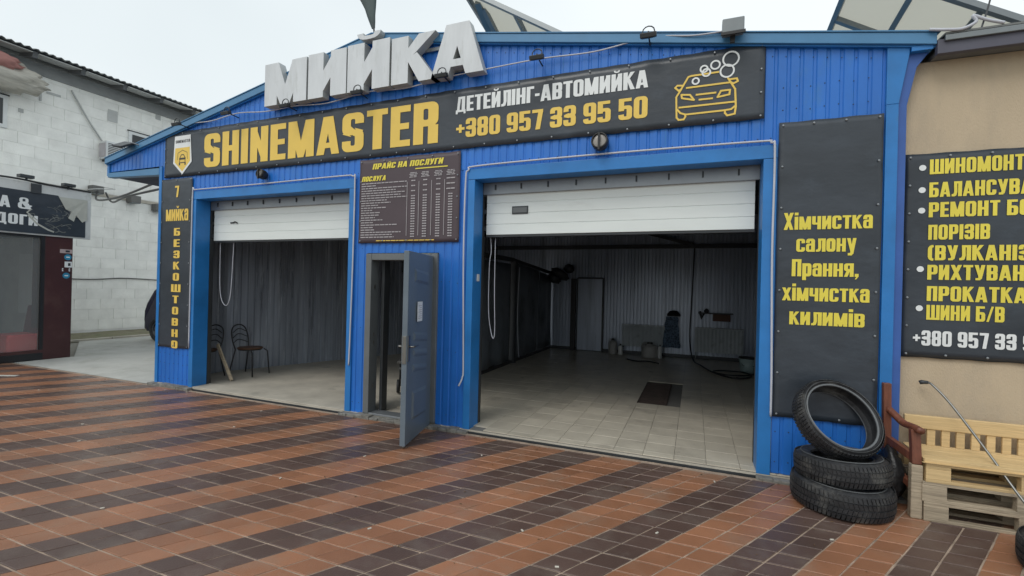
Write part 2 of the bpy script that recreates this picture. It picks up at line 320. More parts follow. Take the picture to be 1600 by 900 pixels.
def strip_polys(pts, w, closed=False):
    o = []; n = len(pts)
    for i in range(n if closed else n-1):
        a = Vector(pts[i]); b = Vector(pts[(i+1) % n]); d = (b-a)
        if d.length < 1e-6: continue
        d.normalize(); nrm = Vector((-d.y, d.x))*w/2; e = d*w*.3
        o.append([tuple(a-e-nrm), tuple(b+e-nrm), tuple(b+e+nrm), tuple(a-e+nrm)])
    return o
def circ(c, r, n=24): return [(c[0]+r*math.cos(2*math.pi*i/n), c[1]+r*math.sin(2*math.pi*i/n)) for i in range(n)]
def flat(mb, polys, y, face='y', mi=0):
    v, f = union(polys); mb.add([(a, y, b) if face == 'y' else (y, a, b) for a, b in v], f, mi); return mb

# corrugated sheet standing on a line from (xa,ya) to (xb,yb); nrm points into the wall
def corr(xa, ya, xb, yb, zb, zt, pitch=.1, dep=.009, off=(0, 1), prof=None, mb=None):
    mb = mb or MB(); Ln = math.hypot(xb-xa, yb-ya); dx, dy = (xb-xa)/Ln, (yb-ya)/Ln
    prof = prof or [(0, 0), (.62, 0), (.70, 1), (.90, 1), (.98, 0)]
    S_ = []; k = 0
    while k*pitch < Ln+1e-6:
        for a, d in prof:
            t = (k+a)*pitch
            if t < Ln: S_.append((t, d*dep))
        k += 1
    S_.append((Ln, 0)); vs = []
    for t, d in S_:
        x = xa+dx*t+off[0]*d; y = ya+dy*t+off[1]*d
        b = zb(x) if callable(zb) else zb; tt = zt(x) if callable(zt) else zt
        vs += [(x, y, b), (x, y, max(tt, b+.001))]
    n = len(S_); mb.add(vs, [(2*i, 2*i+2, 2*i+3, 2*i+1) for i in range(n-1)]); return mb

# ================================================================== SETTING
FY = 4.72                        # plane of the car wash front
g = MB(); g.add([(-400, -400, -.03), (400, -400, -.03), (400, 400, -.03), (-400, 400, -.03)], [(0, 1, 2, 3)])
g.build('ground', terr, kind='structure')
pav = MB().box(-14.2, 6, -3, 4.67, -.08, -.006).build('pavement', mort, kind='structure')
A_, B_ = Vector((.189, 0)), Vector((.0925, .1532)); O_ = Vector((-.318, 3.228))
def inpave(c): return -14.1 < c.x < 3.4 and .35 < c.y < 4.61 and not (c.x < -11.9 and c.y < 5.5 and c.x < -12.15)
def pave_tile(j=0):
    m = MB(); g_ = .0060; a = (A_*(1-2*g_/.189)/2); b = (B_*(1-2*g_/.17)/2)
    t = [-a-b, a-b, a+b, -a+b]; k = .965
    lo = [(p.x, p.y, -.02) for p in t]; mi_ = [(p.x, p.y, -.003) for p in t]; hi = [(p.x*k, p.y*k, .0) for p in t]
    m.add(lo+mi_+hi, [(8, 9, 10, 11)]+[(i, (i+1) % 4, (i+1) % 4+4, i+4) for i in range(4)]+[(i+4, (i+1) % 4+4, (i+1) % 4+8, i+8) for i in range(4)]); return m
cells = []
for j in range(-22, 12):
    for i in range(-90, 30):
        c = O_+A_*(i+.5)+B_*(j+.5)
        if inpave(c):
            d = V3((c.x, c.y, -1.65)); z = d.dot(fw)
            vis = z > .5 and abs(d.dot(rt)/z) < 1.14 and abs(d.dot(up)/z) < .65
            cells.append((d.length if vis else 1e3+d.length, i, j, c))
cells.sort(key=lambda t: t[0])
pt = pave_tile(); protos = {}
far = [MB(), MB()]
for n_, (_, i, j, c) in enumerate(cells):
    dk = 1 if (i % 4) in (3, 0) else 0
    jz = random.uniform(-.0018, .0015); c = c+Vector((random.uniform(-.0016, .0016), random.uniform(-.0016, .0016)))
    if n_ < 298:
        if dk not in protos:
            o = pt.build('paving_stone', tdk if dk else tor, pav); protos[dk] = o
        else:
            o = protos[dk].copy(); COL.objects.link(o)
        o.location = (c.x, c.y, jz); o.rotation_euler = (random.uniform(-.006, .006), random.uniform(-.006, .006), random.uniform(-.010, .010))
    else:
        far[dk].add([(x+c.x, y+c.y, z+jz) for x, y, z in pt.v], pt.f)
far[0].build('orange_paving', tor, pav, kind='stuff'); far[1].build('dark_paving', tdk, pav, kind='stuff')
# concrete drive left of the car wash and verge along the white wall
ap = MB(); ap.add([(-12.02, 4.675, -.004), (-7.6, 4.675, -.004), (-7.6, 20, -.004), (-16, 20, -.004), (-16, 7.6, -.004), (-12.02, 5.6, -.004)], [(0, 1, 2, 3, 4, 5)])
ap.build('concrete_drive', conc2, kind='structure')
vg = MB()
rows = []
for k in range(40):
    y = 5.9+k*.3; rows.append([(-16.35, y, .06+.04*noise.noise(V3((y, 0, 0)))), (-15.7, y, .05+.05*noise.noise(V3((y*2, 3, 0)))), (-15.1+.15*noise.noise(V3((y*1.3, 9, 1))), y, .03), (-14.75+.2*noise.noise(V3((y, 5, 1))), y, -.01)])
for a, b in zip(rows, rows[1:]):
    for i in range(3): vg.add([a[i], a[i+1], b[i+1], b[i]], [(0, 1, 2, 3)])
vg.build('muddy_verge', mud, kind='structure', smooth=True)
kb = MB()
for k in range(9): kb.box(-14.86, -14.74, 5.7+k*1.0, 5.7+k*1.0+.985, -.03, .045)
kb.build('kerb', conc, kind='structure', bevel=.01)
ks = MB().box(-12.0, -10.55, 3.98, 4.06, -.03, .004, M=Matrix.Translation((-10.6, 4.5, 0)) @ Matrix.Rotation(R(24), 4, 'Z') @ Matrix.Translation((10.6, -4.5, 0)))
ks.build('kerb_strip', conc2, kind='structure')

# ================================================================== CAR WASH BUILDING
bld = thing('car_wash_building', 'blue corrugated metal car wash with two raised white garage doors and a grey side door', 'building', (-3.2, FY, 0))
PENDING.append(bld)
def roofz(x): return min(4.745+.204*(x+3.95), 4.80-.178*(x+3.95))
def clad(a, b, zb, zt, y=FY): return corr(a, y, b, y, zb, zt).build('wall_cladding', blue, bld)
clad(-7.84, -7.02, .035, 2.995); clad(-4.045, -3.835, .03, 2.995); clad(-2.80, -2.43, .03, 2.995)
clad(-4.045, -2.43, 2.045, 2.995, FY+.0005) if 0 else clad(-3.835, -2.80, 2.045, 2.995)
clad(.67, 1.45, .05, 2.995); clad(-7.84, 1.52, 2.997, lambda x: roofz(x)-.06)
clad(-9.2, -7.845, 3.44, lambda x: roofz(x)-.06)
# trims: corners, jambs, headers (each set 3-5 mm proud)
def trim(x0, x1, y0, y1, z0, z1, m=trimb, nm='trim', bv=.004): return MB().box(x0, x1, y0, y1, z0, z1).build(nm, m, bld, bevel=bv)
trim(-7.90, -7.835, 4.700, 4.79, .03, 3.43, nm='corner_trim')
trim(1.45, 1.535, 4.700, 4.79, .03, 3.25, nm='corner_trim')
MB().prism([(1.45, 3.252), (1.535, 3.252), (1.60, 3.66), (1.60, 3.78), (1.45, 3.80)], 4.702, 4.79).build('corner_trim', trimb, bld, bevel=.003)
MB().prism([(1.538, .03), (1.60, .03), (1.60, 3.24), (1.66, 3.55), (1.745, 3.67), (1.61, 3.67), (1.538, 3.24)], 4.735, 4.86).build('corner_return', mat('blue_purple_trim', (.04, .115, .38), .5), bld, bevel=.003)
for (a, b, s) in ((-7.02, -4.125, 0), (-2.345, .555, 1)):
    zt = 2.87
    trim(a-.085, a, 4.698, 4.925, .03, zt, nm='door_jamb'); trim(b, b+.085 if not s else b+.11, 4.698, 4.925, .03, zt, nm='door_jamb')
    trim(a-.085, b+(.085 if not s else .11), 4.696, 4.90, zt+.002, zt+.125, nm='door_header')
    trim(a, b, 4.93, 4.955, 2.74, 2.995, galv, 'header_rail', .002)
    for k in range(9): MB().box(a+.15+k*.32, a+.165+k*.32, 4.918, 4.932, 2.79, 2.85).build('rail_bracket', gdark, bld)
    for xx in (a-.012, b+.002): trim(xx-.005, xx+.015, 4.93, 4.99, .04, 2.9, gdark, 'door_track', .002)
    # sectional garage door raised to z 2.26
    gd = MB().box(a+.03, b-.03, 4.972, 5.008, 2.245, 2.268).build('garage_door', gdark, bld, bevel=.002)
    for k in range(2):
        z0 = 2.27+k*.5; sct = MB()
        prof = []
        zz = z0+.004
        for q in range(4):
            prof += [(0, zz), (0, zz+.113), (.006, zz+.117), (.006, zz+.121)]; zz += .124
        vs = []
        for d, z in prof: vs += [(a+.035, 4.965+d, z), (b-.035, 4.965+d, z)]
        n = len(prof); sct.add(vs, [(2*i, 2*i+1, 2*i+3, 2*i+2) for i in range(n-1)])
        sct.box(a+.035, b-.035, 4.974, 5.01, z0+.002, z0+.498)
        sct.build('door_section', doorw, gd)
    sq = MB()
    for q in range(3): sq.box(a+.002, a+.03, 4.95, 4.964, 2.32+q*.2, 2.37+q*.2)
    sq.build('roller_hinge', gdark, gd)
# grip in left door, vent slot in right door
gr = MB().box(-6.62, -6.54, 4.955, 4.964, 2.53, 2.55).tube([(-6.56, 4.955, 2.54), (-6.50, 4.945, 2.553), (-6.46, 4.955, 2.53)], .009, 6); gr.build('door_grip', blk, bld)
vt = MB().box(-1.985, -1.79, 4.955, 4.964, 2.505, 2.595, 0).box(-1.972, -1.803, 4.951, 4.956, 2.52, 2.58, 1); vt.build('grip_recess', [gdark, greyf], bld)
# fascia strips following the roof slope
for (xa, xb) in ((-9.26, -3.812), (-3.80, 1.76)):
    pa, pb = roofz(xa), roofz(xb)
    MB().prism([(xa, pa-.098), (xb, pb-.098), (xb, pb-.005), (xa, pa-.005)], 4.66, 4.80).build('roof_fascia', fasb, bld, bevel=.004)
    MB().prism([(xa, pa-.112), (xb, pb-.112), (xb, pb-.0985), (xa, pa-.0985)], 4.685, 4.715).build('fascia_flashing', trimb, bld)
MB().box(1.605, 1.745, 4.68, 4.80, 3.66, 3.70+.0).build('eave_end', trimb, bld, bevel=.003)
# left overhang box: bottom trim, soffit, outer side
MB().prism([(-9.24, 3.345), (-7.905, 3.30), (-7.905, 3.41), (-9.24, 3.42)], 4.698, 4.80).build('overhang_trim', fasb, bld, bevel=.004)
MB().box(-9.26, -9.205, 4.70, 12.4, 3.37, 3.70).build('overhang_side', trimb, bld)
sf = MB()
for k in range(26): sf.box(-9.2, -7.9, 4.82+k*.29, 4.82+k*.29+.275, 3.36, 3.40)
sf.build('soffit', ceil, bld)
# roof sheets
for (xa, xb) in ((-9.26, -3.806), (-3.806, 1.78)):
    MB().add([(xa, 4.65, roofz(xa)-.003), (xb, 4.65, roofz(xb)-.003), (xb, 12.5, roofz(xb)-.003), (xa, 12.5, roofz(xa)-.003), (xa, 4.65, roofz(xa)+.008), (xb, 4.65, roofz(xb)+.008), (xb, 12.5, roofz(xb)+.008), (xa, 12.5, roofz(xa)+.008)],
        [(0, 1, 2, 3), (4, 5, 6, 7), (0, 1, 5, 4), (1, 2, 6, 5), (2, 3, 7, 6), (3, 0, 4, 7)]).build('roof_sheet', fasb, bld)
# concrete floor slab, dark strips along its front painting the shadow gap
MB().box(-7.88, 1.5, 4.70, 12.4, -.05, .030).build('floor_slab', conc, bld)
MB().box(-7.02, -4.10, 4.690, 4.699, -.05, .012).build('shadow_gap_strip', gdark, bld); MB().box(-2.36, .58, 4.690, 4.699, -.05, .012).build('shadow_gap_strip', gdark, bld)
MB().box(-7.02, -4.12, 4.70, 5.0, .0305, .042).build('threshold', conc, bld, bevel=.004)
plm = mat('rough_plinth', (.20, .195, .18), .9, var=.35, sc=14, bump=1, bsc=30, dirt_or_sheen=(.09, .085, .07), dsc=8, dth=.5)
for (a, b) in ((-7.95, -7.0), (-4.15, -2.35), (.55, 1.62)):
    n = int((b-a)/.12); x = a; pl = MB()
    for k in range(n):
        w = (b-a)/n; zz = .02+random.random()*.022; pl.box(x, x+w, 4.60+random.random()*.03, 4.73, -.05, zz); x += w
    pl.build('plinth', plm, bld, bevel=.008)
# bay two floor tiles
tl = MB().box(-.143, .143, -.143, .143, 0, .0095)
tp = None; tj = MB(); ox, oy = .14, 4.82
MB().box(-2.33, 1.3, 4.705, 12.1, .0305, .0345).build('floor_grout', groutm, bld)
for j in range(-1, 25):
    for i in range(-13, 5):
        x = ox+(i+.5)*.289; y = oy+(j+.5)*.289; hx = hy = .143
        if x-.143 < -2.34-.25 and y < 5: continue
        if x < -3.7 or x > 1.36: continue
        if x < -2.2 and y < 4.95: continue
        if -.80 < x < -.24 and 6.75 < y < 8.55: continue
        if y < 4.76: y = 4.762; hy = .055
        z = .0348+random.uniform(0, .0015)
        if y < 8.2 and x < 1.25:
            if tp is None: tp = tl.build('floor_tile', tilm, bld, bevel=.0015, seg=1); o = tp
            else: o = tp.copy(); COL.objects.link(o)
            o.location = (x, y, z); o.scale = (1, hy/.143, 1); o.rotation_euler = (random.uniform(-.002, .002), random.uniform(-.002, .002), 0)
        else: tj.add([(a+x, b+y, c+z) for a, b, c in tl.v], tl.f)
tj.build('floor_tiling', tilm, bld, kind='stuff')
gr = MB().box(-.735, -.325, 6.83, 8.47, .032, .041)
for k in range(26): gr.box(-.72, -.34, 6.86+k*.062, 6.885+k*.062, .041, .047)
gr.box(-.735, -.72, 6.83, 8.47, .041, .05).box(-.34, -.325, 6.83, 8.47, .041, .05); gr.build('drain_grate', rust, bld)
# inner walls
corr(-7.80, 4.84, -7.80, 5.82, .03, 4.0, pitch=.115, dep=.02, off=(-1, 0)).build('inner_wall', iwall, bld)
corr(-7.80, 5.82, -5.25, 12.12, .03, 4.5, pitch=.115, dep=.026, off=(-.9, .38)).build('inner_wall', iwall, bld)
corr(-5.4, 12.1, 1.36, 12.1, .12, 4.4, pitch=.085, dep=.022).build('back_wall', iwall2, bld)
MB().box(-5.4, 1.36, 12.12, 12.2, .03, .12).build('wall_base', gdark, bld)
corr(1.36, 12.1, 1.36, 4.95, .03, 3.9, pitch=.1, off=(1, 0)).build('inner_wall', iwall, bld)
MB().box(1.40, 1.46, 4.80, 12.3, .03, 3.72).build('outer_wall', fasb, bld); 
MB().box(-7.87, 1.46, 12.2, 12.3, .03, 3.6).build('outer_wall', fasb, bld); MB().box(-7.87, -7.835, 4.80, 12.2, .03, 3.75).build('outer_wall', fasb, bld)
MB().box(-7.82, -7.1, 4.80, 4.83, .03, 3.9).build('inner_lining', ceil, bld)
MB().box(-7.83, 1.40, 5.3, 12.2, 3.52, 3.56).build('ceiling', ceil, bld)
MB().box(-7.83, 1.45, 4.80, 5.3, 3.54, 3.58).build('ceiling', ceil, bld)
for y, z in ((6.6, 3.40), (9.0, 3.40), (12.0, 2.77)):
    MB().box(-5.5 if y > 10 else -7.2, 1.34, y-.05, y+.05, z-.05, z+.05).build('roof_beam', gdark, bld)
MB().beam((-1.1, 12.0, 3.1), (-.05, 11.9, 2.8), .08, .08).build('roof_brace', gdark, bld)
# lining shelf above left wall streaks: horizontal bay wall rails
MB().beam((-7.72, 5.9, 3.1), (-5.3, 11.9, 3.1), .05, .08).build('wall_rail', gdark, bld)
# back-wall door
bd = MB().box(-2.88, -2.22, 12.03, 12.07, .06, 1.94).build('back_door', iwall2, bld, bevel=.004)
for a in ((-2.90, -2.87, .05, 1.97), (-2.23, -2.19, .05, 1.97)): MB().box(a[0], a[1], 12.01, 12.08, a[2], a[3]).build('door_frame', gdark, bd)
MB().box(-2.87, -2.23, 12.01, 12.08, 1.94, 1.98).build('door_frame', gdark, bd)
MB().box(-3.06, -2.93, 12.0, 12.08, .04, 1.94).build('dark_gap_strip', blk, bld)  # black strip painting the darkness of a narrow gap beside the door
# entrance door: frame, leaf opened outwards
for a in ((-3.83, -3.745, .045, 2.035), (-2.89, -2.80, .045, 2.035)): MB().box(a[0], a[1], 4.685, 4.84, a[2], a[3]).build('door_frame', greyf, bld, bevel=.006)
MB().box(-3.743, -2.892, 4.686, 4.84, 1.955, 2.036).build('door_frame', greyf, bld, bevel=.006)
MB().box(-3.70, -3.66, 4.84, 4.95, .045, 2.0).build('door_liner', gdark, bld, bevel=.004)
MB().box(-3.743, -2.892, 4.69, 4.86, .031, .055).build('door_sill', galv, bld, bevel=.003)
rm = MB()
for z in (.35, .9, 1.0, 1.6): rm.box(-3.744, -3.738, 4.75, 4.77, z, z+.05)
rm.build('strike_plate', steel, bld)
ang = math.atan2(3.98-4.70, -2.70+2.875); dl = V3((math.cos(ang), math.sin(ang), 0)); LW = .80
Md = Matrix.Translation((-2.885, 4.69, 0)) @ Matrix.Rotation(ang, 4, 'Z')   # local x along the leaf, +y side faces right of travel
leaf = MB()
leaf.box(0, LW, -.028, .028, .03, 2.0, M=Md); leaf = leaf.build('door_leaf', greyd, bld, bevel=.004)
for z0, z1 in ((1.66, 1.80), (1.02, 1.12), (.86, .94), (.70, .78), (.22, .52)):
    sl = .05 if z1-z0 < .13 else .03
    for yy, sg in ((.028, 1), (-.028, -1)):
        ps = MB(); x0, x1 = .17, .63
        v = [(x0, yy, z0), (x1, yy, z0+sl), (x1, yy, z1+sl), (x0, yy, z1), (x0+.035, yy+sg*.011, z0+.03), (x1-.035, yy+sg*.011, z0+sl+.025), (x1-.035, yy+sg*.011, z1+sl-.03), (x0+.035, yy+sg*.011, z1-.03)]
        ps.add([Md @ V3(p) for p in v], [(4, 5, 6, 7), (0, 1, 5, 4), (1, 2, 6, 5), (2, 3, 7, 6), (3, 0, 4, 7)])
        ps.build('embossed_panel', greyd, leaf)
lk = MB().box(LW, LW+.006, -.02, .02, .86, 1.14, M=Md); lk.box(LW-.07, LW-.015, .028, .036, .88, 1.14, M=Md); lk.box(LW-.07, LW-.015, -.036, -.028, .88, 1.14, M=Md); lk.build('lock_plate', steel, leaf, bevel=.002)
for sg in (1, -1):
    h = MB().tube([Md @ V3((LW-.04, sg*.03, 1.03)), Md @ V3((LW-.04, sg*.075, 1.03)), Md @ V3((LW-.06, sg*.085, 1.03)), Md @ V3((LW-.16, sg*.085, 1.03))], .01, 8); h.build('door_handle', steel, leaf, smooth=True)
hg = MB()
for z in (.3, 1.7): hg.tube([Md @ V3((-.005, .03, z)), Md @ V3((-.005, .03, z+.12))], .012, 8)
hg.tube([Md @ V3((LW-.03, 0, .03)), Md @ V3((LW-.03, 0, .005))], .012, 8); hg.build('hinge', steel, leaf, smooth=True)
nt_ = MB().box(.40, .555, .0405, .042, 1.27, 1.48, 0, Md)
for k in range(7): nt_.box(.42, .53-(k % 3)*.02, .0422, .0424, 1.30+k*.022, 1.307+k*.022, 1, Md)
tag(nt_.build('paper_notice', [whi, greyp]), 'white printed sheet of paper taped on the open grey door', 'notice')

sc_ = MB()
for k in range(88):
    x = -7.79+k*.105
    for z in (3.06, roofz(x)-.19): sc_.lathe([(.001, .005), (.0045, .003), (.0055, 0)], (x, FY-.001, z), (0, -1, 0), n=6)
for x0, x1, zs in ((-7.79, -7.05, (.12, .35, .5)), (-4.02, -3.86, (.15, 1.1, 2.1)), (-2.76, -2.45, (.15, .9, 1.7, 2.3, 2.8)), (.70, 1.43, (.15, .42, 3.3, 3.5))):
    x = x0
    while x < x1:
        for z in zs: sc_.lathe([(.001, .005), (.0045, .003), (.0055, 0)], (x, FY-.001, z+.01*math.sin(x*40)), (0, -1, 0), n=6)
        x += .105
sc_.build('cladding_screw', gdark, bld, kind='stuff')
# panel overlap seams and a few scuffs
for x in (-6.0, -4.95, -1.35, -.3): MB().box(x, x+.006, FY-.004, FY-.0005, 3.0, roofz(x)-.13).build('sheet_seam', trimb, bld)
# ------------------------------------------------------------------ banners
def eyelets(x0, x1, z0, z1, y, nx, nz, parent, face='y'):
    e = MB()
    pts = [(x0+.03+(x1-x0-.06)*i/nx, z) for i in range(nx+1) for z in (z0+.03, z1-.03)]+[(x, z0+.03+(z1-z0-.06)*i/nz) for i in range(1, nz) for x in (x0+.03, x1-.03)]
    for px, pz in pts:
        c = (px, y-.006, pz) if face == 'y' else (y+.006, px, pz)
        e.lathe([(0.001, .003), (.007, .002), (.009, 0), (.010, -.004)], c, (0, -1, 0) if face == 'y' else (1, 0, 0), n=8)
    e.build('eyelet', galv, parent, kind='stuff')
def sheet(x0, x1, z0, z1, y, m, parent, amp=.006, nx=40, nz=10, seed=0):
    s = MB(); vs = []
    for i in range(nx+1):
        for k in range(nz+1):
            a, b = i/nx, k/nz; x = x0+(x1-x0)*a; z = z0+(z1-z0)*b
            ed = min(a*(x1-x0), (1-a)*(x1-x0), b*(z1-z0), (1-b)*(z1-z0)); sag = math.sin(a*math.pi*(x1-x0)/.28)**2*.010*(1 if b in (0, 1) else 0)
            e = max(0, 1-ed/.05)
            z += sag*(1 if b == 0 else -1)*.5 if b in (0, 1) else 0
            vs.append((x, y-.004*e*noise.noise(V3((x*6, z*6, seed)))*2+.001, z))
    s.add(vs, [(i*(nz+1)+k, (i+1)*(nz+1)+k, (i+1)*(nz+1)+k+1, i*(nz+1)+k+1) for i in range(nx) for k in range(nz)])
    o = s.build('vinyl_sheet', m, parent, smooth=True); sm = o.modifiers.new('s', 'SOLIDIFY'); sm.thickness = .004; sm.offset = 1 if False else 0; return o
BY = 4.700; TY = 4.6935
bn = wthing('shop_banner', 'long dark banner with big yellow and white lettering across the top of the blue facade', 'banner', (-3.6, BY, 3.25))
sheet(-7.77, .55, 3.235, 3.93, BY, bann, bn, nx=160); eyelets(-7.77, .55, 3.235, 3.93, TY, 21, 3, bn)
m = MB(); text_into(m, 'SHINEMASTER', -6.86, 3.335, 4.02, .495, TY, gap=.07); m.build('lettering', yel, bn, label='large yellow word on the banner')
m = MB(); text_into(m, 'ДЕТЕЙЛІНГ-АВТОМИЙКА', -2.61, 3.66, 2.14, .175, TY, gap=.06); m.build('lettering', whi, bn, label='white line of lettering above the phone number')
m = MB(); text_into(m, '+380 957 33 95 50', -2.60, 3.362, 2.13, .215, TY, gap=.06); m.build('lettering', yel, bn, label='yellow phone number on the banner')
ic = {'a': [(.164, 3.715), (-.075, 3.712), (-.101, 3.705), (-.185, 3.557), (-.205, 3.527), (-.198, 3.328), (-.179, 3.304), (-.133, 3.304), (-.118, 3.33), (-.123, 3.352)],
      'b': [(.243, 3.65), (.307, 3.535), (.316, 3.375), (.308, 3.308), (.245, 3.299), (.226, 3.323), (.225, 3.344)],
      'c': [(-.114, 3.603), (.263, 3.604)], 'd': [(-.177, 3.422), (.3, 3.42)], 'e': [(-.192, 3.404), (-.165, 3.368), (-.118, 3.349), (.22, 3.35), (.278, 3.354), (.306, 3.377)],
      'f': [(-.159, 3.543), (-.153, 3.509), (-.045, 3.479), (-.082, 3.533), (-.159, 3.543)], 'g': [(.159, 3.48), (.187, 3.535), (.264, 3.535), (.26, 3.493), (.159, 3.48)],
      'h': [(-.026, 3.526), (.143, 3.525)], 'i': [(.001, 3.476), (.115, 3.475)],
      'j': [(-.15, 3.63), (-.197, 3.636), (-.217, 3.617), (-.185, 3.585), (-.16, 3.598)], 'k': [(.257, 3.632), (.319, 3.633), (.328, 3.606), (.292, 3.59), (.268, 3.604)]}
P_ = []
for k, v in ic.items(): P_ += strip_polys(v, .0165)
m = MB(); flat(m, P_, TY); m.build('car_drawing', yel, bn)
P_ = []
for (x, z, r_) in ((-.034, 3.657, .028), (.037, 3.761, .031), (.058, 3.725, .034), (.135, 3.785, .038), (.236, 3.714, .057), (.266, 3.821, .066)): P_ += strip_polys(circ((x, z), r_), .015, True)
m = MB(); flat(m, P_, TY-.001); m.build('foam_bubble_drawing', whi, bn)
m = MB(); flat(m, [[(-7.53, 3.865), (-7.56, 3.45), (-7.345, 3.27), (-7.135, 3.45), (-7.17, 3.865)]], TY)
flat(m, [[(-7.515, 3.68), (-7.525, 3.465), (-7.345, 3.315), (-7.17, 3.465), (-7.185, 3.68)]], TY-.0008, mi=1)
text_into(m, 'SHINEMASTER', -7.51, 3.755, .33, .045, TY-.0008, mi=2)
P_ = strip_polys([(-7.40, 3.53), (-7.37, 3.57), (-7.32, 3.57), (-7.29, 3.53), (-7.28, 3.45), (-7.41, 3.45), (-7.40, 3.53)], .014)+strip_polys([(-7.41, 3.51), (-7.28, 3.51)], .03)+strip_polys([(-7.41, 3.44), (-7.41, 3.42)], .03)+strip_polys([(-7.28, 3.44), (-7.28, 3.42)], .03)
P_ += strip_polys([(-7.46, 3.50), (-7.45, 3.60), (-7.345, 3.64), (-7.24, 3.60), (-7.23, 3.50)], .008)
flat(m, P_, TY-.0016, mi=2); m.build('shield_emblem', [whi, yel, dark], bn)
# left vertical banner
bl = wthing('vertical_banner', 'narrow dark vertical banner with small yellow letters stacked down the left pillar', 'banner', (-7.47, BY, .6))
sheet(-7.825, -7.115, .60, 3.215, BY, bann, bl, nx=16, nz=50, seed=3); eyelets(-7.825, -7.115, .60, 3.215, TY, 2, 8, bl)
for a_ in (('7', -7.50, 2.925, .095, .175), ('мийка', -7.70, 2.56, .52, .235)): text_into(MB(), *a_, TY, gap=.05).build('lettering', yel, bl)
m = MB()
for k, c in enumerate('БЕЗКОШТОВНО'):
    w = .215 if c == 'Ш' else .145; text_into(m, c, -7.43-w/2, 2.385-.0+.0-k*.1735-.055, w, .118, TY)
m.build('lettering', yel, bl)
# price board
pb = wthing('price_board', 'square brown price list banner with tiny rows of prices above the grey door', 'sign', (-3.25, BY, 2.17))
sheet(-3.965, -2.535, 2.165, 3.215, BY, brownb, pb, nx=30, nz=20, seed=5); eyelets(-3.965, -2.535, 2.165, 3.215, TY, 4, 4, pb)
text_into(MB(), 'ПРАЙС НА ПОСЛУГИ', -3.77, 3.085, 1.0, .07, TY, slant=.25).build('lettering', yel2, pb); m = MB(); text_into(m, 'ПОСЛУГА', -3.93, 2.94, .36, .062, TY, slant=.25); m.build('lettering', yel2, pb); m = MB(); m.box(-3.14, -2.70, TY-.0005, TY, 3.045, 3.058); m.build('underline', yel2, pb)
m = MB()
Ls = [.47, .16, .48, .36, .46, .41, .48, .27, .31, .18, .27, .12, .20, .19, .15, .23, .13, .38, .13, .15, .42, .33, .35]
def words(x0, x1, z, h=.011):
    x = x0
    while x < x1-.01:
        w = min(random.uniform(.03, .075), x1-x); m.box(x, x+w, TY-.0005, TY, z, z+h); x += w+.009
for k, l_ in enumerate(Ls): words(-3.93, -3.93+l_*1.43, 2.905-k*.0305)
for ci, cx in enumerate((-3.165, -3.0, -2.82, -2.655)):
    for q in range(4): words(cx-.045-(q % 2)*.012, cx+.045+(q % 2)*.012, 3.0-q*.017, .009)
    for k in range(23):
        if k in (1, 3, 5): continue
        hw = .028 if k not in (0, 2, 4) or ci < 3 else .055
        m.box(cx-hw, cx-.002, TY-.0005, TY, 2.905-k*.0305, 2.918-k*.0305); m.box(cx+.002, cx+hw, TY-.0005, TY, 2.905-k*.0305, 2.918-k*.0305)
for cx in (-3.25, -3.085, -2.91, -2.735): m.box(cx-.003, cx+.003, TY-.0005, TY, 2.25, 2.90)
m.build('price_rows', greyp, pb); m = MB(); words(-3.69, -2.85, 2.19, .010); m.build('footer_line', yel, pb)
# right vertical banner
br_ = wthing('vertical_banner', 'wide dark vertical banner with yellow lowercase words on the right blue pillar behind the tyres', 'banner', (1.05, BY, .56))
sheet(.672, 1.437, .56, 3.185, BY, bann, br_, nx=16, nz=50, seed=8); eyelets(.672, 1.437, .56, 3.185, TY, 3, 7, br_)
for t_, x0, x1, z in (('Хімчистка', .725, 1.375, 2.225), ('салону', .825, 1.265, 2.03), ('Прання,', .795, 1.285, 1.815), ('хімчистка', .725, 1.365, 1.60), ('килимів', .785, 1.335, 1.39)):
    text_into(MB(), t_, x0, z, x1-x0, .15, TY, gap=.06).build('lettering', yel2, br_)

# ------------------------------------------------------------------ channel letters МИЙКА
cl = wthing('letter_sign', 'big white three-dimensional letters standing along the gable above the dark banner', 'sign', (-3.9, 4.6, 4.05))
for c, x0, w, h in (('М', -5.50, .74, .565), ('И', -4.73, .62, .575), ('Й', -4.09, .63, .585), ('К', -3.43, .60, .555), ('А', -2.88, .67, .585)):
    m = MB(); sl = .0
    text_into(m, c, x0, 4.035+(0 if c != 'А' else .0), w, h, 4.57, depth=.11, mi=0)
    m.build('letter', [letm, lets], cl, bevel=.004, seg=1)
m = MB().box(-5.4, -2.3, 4.682, 4.70, 4.12, 4.16).box(-5.1, -2.4, 4.682, 4.70, 4.42, 4.46)
m.build('mounting_rail', galv, cl)

